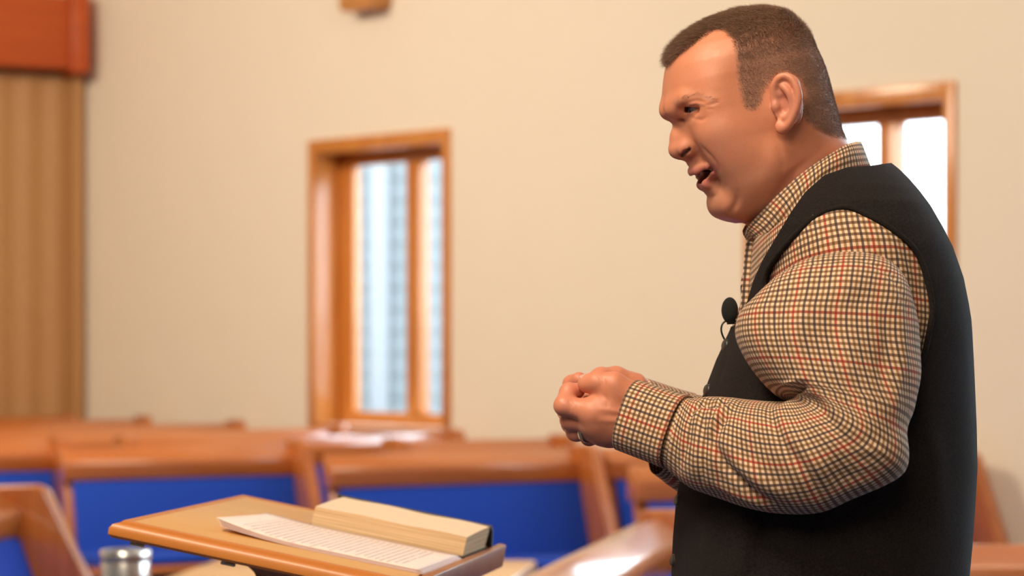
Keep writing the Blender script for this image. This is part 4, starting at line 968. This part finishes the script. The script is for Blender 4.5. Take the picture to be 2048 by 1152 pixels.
FOLDS = [([(1545, 806), (1575, 790), (1603, 774), (1612, 768)], 9, -.013), ([(1548, 785), (1580, 772), (1606, 760)], 9, .006), ([(1560, 818), (1592, 800), (1620, 790)], 12, .006), ([(1603, 776), (1640, 812), (1676, 862), (1704, 905)], 9, -.004), ([(1618, 768), (1662, 812), (1706, 870)], 14, .003),
         ([(1533, 812), (1566, 889), (1612, 942), (1642, 992)], 8, -.005), ([(1556, 812), (1588, 880), (1636, 935), (1672, 984)], 16, .004), ([(1422, 880), (1456, 938), (1506, 984), (1550, 1010)], 8, -.008), ([(1440, 872), (1480, 930), (1530, 968), (1590, 1004)], 14, .006),
         ([(1418, 872), (1425, 846), (1440, 822), (1470, 806)], 6, .006), ([(1428, 884), (1440, 850), (1456, 826)], 6, -.007), ([(1384, 812), (1376, 880), (1356, 940)], 5, -.004), ([(1394, 815), (1392, 890), (1384, 950)], 5, .003), ([(1406, 820), (1410, 900), (1404, 970)], 5, -.004),
         ([(1398, 800), (1428, 812), (1456, 800)], 6, -.006), ([(1412, 838), (1440, 800), (1480, 798)], 6, .005), ([(1372, 838), (1390, 816), (1420, 800)], 4.5, -.005), ([(1400, 985), (1440, 992), (1500, 1006)], 6, -.003), ([(1420, 962), (1470, 990), (1540, 1018)], 8, .003),
         ([(1620, 540), (1600, 640), (1592, 740)], 16, .003), ([(1560, 580), (1545, 660), (1560, 740)], 12, -.003), ([(1690, 540), (1700, 680), (1690, 800)], 20, .002), ([(1760, 560), (1775, 680), (1760, 800)], 14, -.003), ([(1800, 600), (1806, 720), (1786, 840)], 12, .003), ([(1700, 900), (1760, 900), (1796, 930)], 10, .003), ([(1650, 960), (1710, 950), (1770, 950)], 12, -.002),
         ([(1515, 568), (1548, 550), (1580, 536), (1634, 525), (1687, 516), (1720, 518), (1756, 532), (1787, 555), (1810, 604), (1824, 655)], 3, -.0022)]
for sgn in (1, -1):
    R = RNG if sgn > 0 else [((a[0] - 6, a[1] - 8 if a < (1400, 900) else a[1]), (b[0] + (-4 if b[0] < 1420 else -60), b[1] + (26 if b[0] < 1420 else -30)), d + .0, h) for a, b, d, h in RNG]
    V, uv, m = tubemesh(R, 9, 120, sgn, FOLDS if sgn > 0 else None); f = grid_faces(m, 120); f.append(tuple(range(120)))
    o = pchild(mesh_obj('sleeve', V.reshape(-1, 3), f, M_check, None, True, uv=uv.reshape(-1, 2)), shirt)
    R = CUF if sgn > 0 else [((a[0] + 4, a[1] - 7), (b[0] + 20, b[1] - 20), d - .03, h) for a, b, d, h in CUF]
    V, uv, m = tubemesh(R, 6, 96, sgn, None, .0031, 2.6, .5); o = pchild(mesh_obj('cuff', V.reshape(-1, 3), grid_faces(m, 96), M_check, None, True, uv=uv.reshape(-1, 2)), shirt); md = o.modifiers.new('s', 'SOLIDIFY'); md.thickness = .0025; md.offset = 0
# trousers and shoes (below the frame)
tf = Field((.12, 2.30, .04), (.62, 2.84, 1.13), .011)
for s in (1, -1):
    y = D0 - s * .10; tf.chain([(.36, y, .95), (.355, y, .50), (.385, y, .075)], [.105, .083, .072], .03)
tf.ball((.36, D0, 1.02), (.145, .182, .12), .05); tv, tq = tf.mesh(); M_trs = mat_plain('dark_trousers', (.03, .03, .035), .85, .1, 90, .2)
pchild(mesh_obj('trousers', relax(tv, tq, 3), tq, M_trs, None, True))
for s in (1, -1):
    y = D0 - s * .10; sf_ = Field((.10, y - .08, -.004), (.48, y + .08, .14), .006); sf_.chain([(.405, y, .05), (.30, y, .045), (.185, y, .036)], [.046, .044, .034], .02); sf_.f = smax(sf_.f, (.004 - sf_.ax[2])[None, None, :] + 0 * sf_.f, .004)
    v_, q_ = sf_.mesh(); pchild(mesh_obj('shoe', relax(v_, q_, 2), q_, M_leather, None, True))

# ------------------------------------------------------------------ lavalier microphone clipped to the vest
mic = empty('lavalier_microphone', Q(1460, 640)); tag(mic, 'small black clip-on microphone with foam windscreen on the vest front', 'microphone'); MI = Matrix.Translation(-mic.location)
M_foam = mat_plain('black_foam', (.010, .012, .010), .95, .3, 900, .6); M_blackp = mat_plain('black_plastic', (.012, .014, .012), .4, .1, 60)
def mchild(o): o.parent = mic; o.matrix_parent_inverse = MI; return o
bm = bmesh.new(); bmesh.ops.create_uvsphere(bm, u_segments=36, v_segments=24, radius=1); c = Q(1459.5, 621)
for v in bm.verts:
    z = v.co.z; k = 1 - .10 * max(0, -z) ** 2; v.co = Vector((v.co.x * .0096 * k, v.co.y * .0096 * k, z * .0152)) + c
mchild(bm_obj('windscreen', bm, M_foam, None, True))
V, F = tube([Q(1461, 636), Q(1461.5, 641), Q(1462, 648.5)], [.0044, .0048, .0046], 20); mchild(mesh_obj('capsule', V, F, M_blackp, None, True))
V, F = tube(catmull([tuple(Q(*a)) for a in [(1458, 641, 0), (1450, 643, .001), (1444, 650, .002), (1442.5, 661, .002), (1446, 673, .001), (1452, 683, 0), (1458, 692, -.001), (1464, 702, -.004)]], 5), .0011, 8); mchild(mesh_obj('cable', V, F, M_blackp, None, True))
V, F = tube([Q(1464, 642, .001), Q(1474, 642, .003), Q(1484, 648, .004)], [.0012, .0014, .002], 8); mchild(mesh_obj('clip', V, F, M_blackp, None, True))
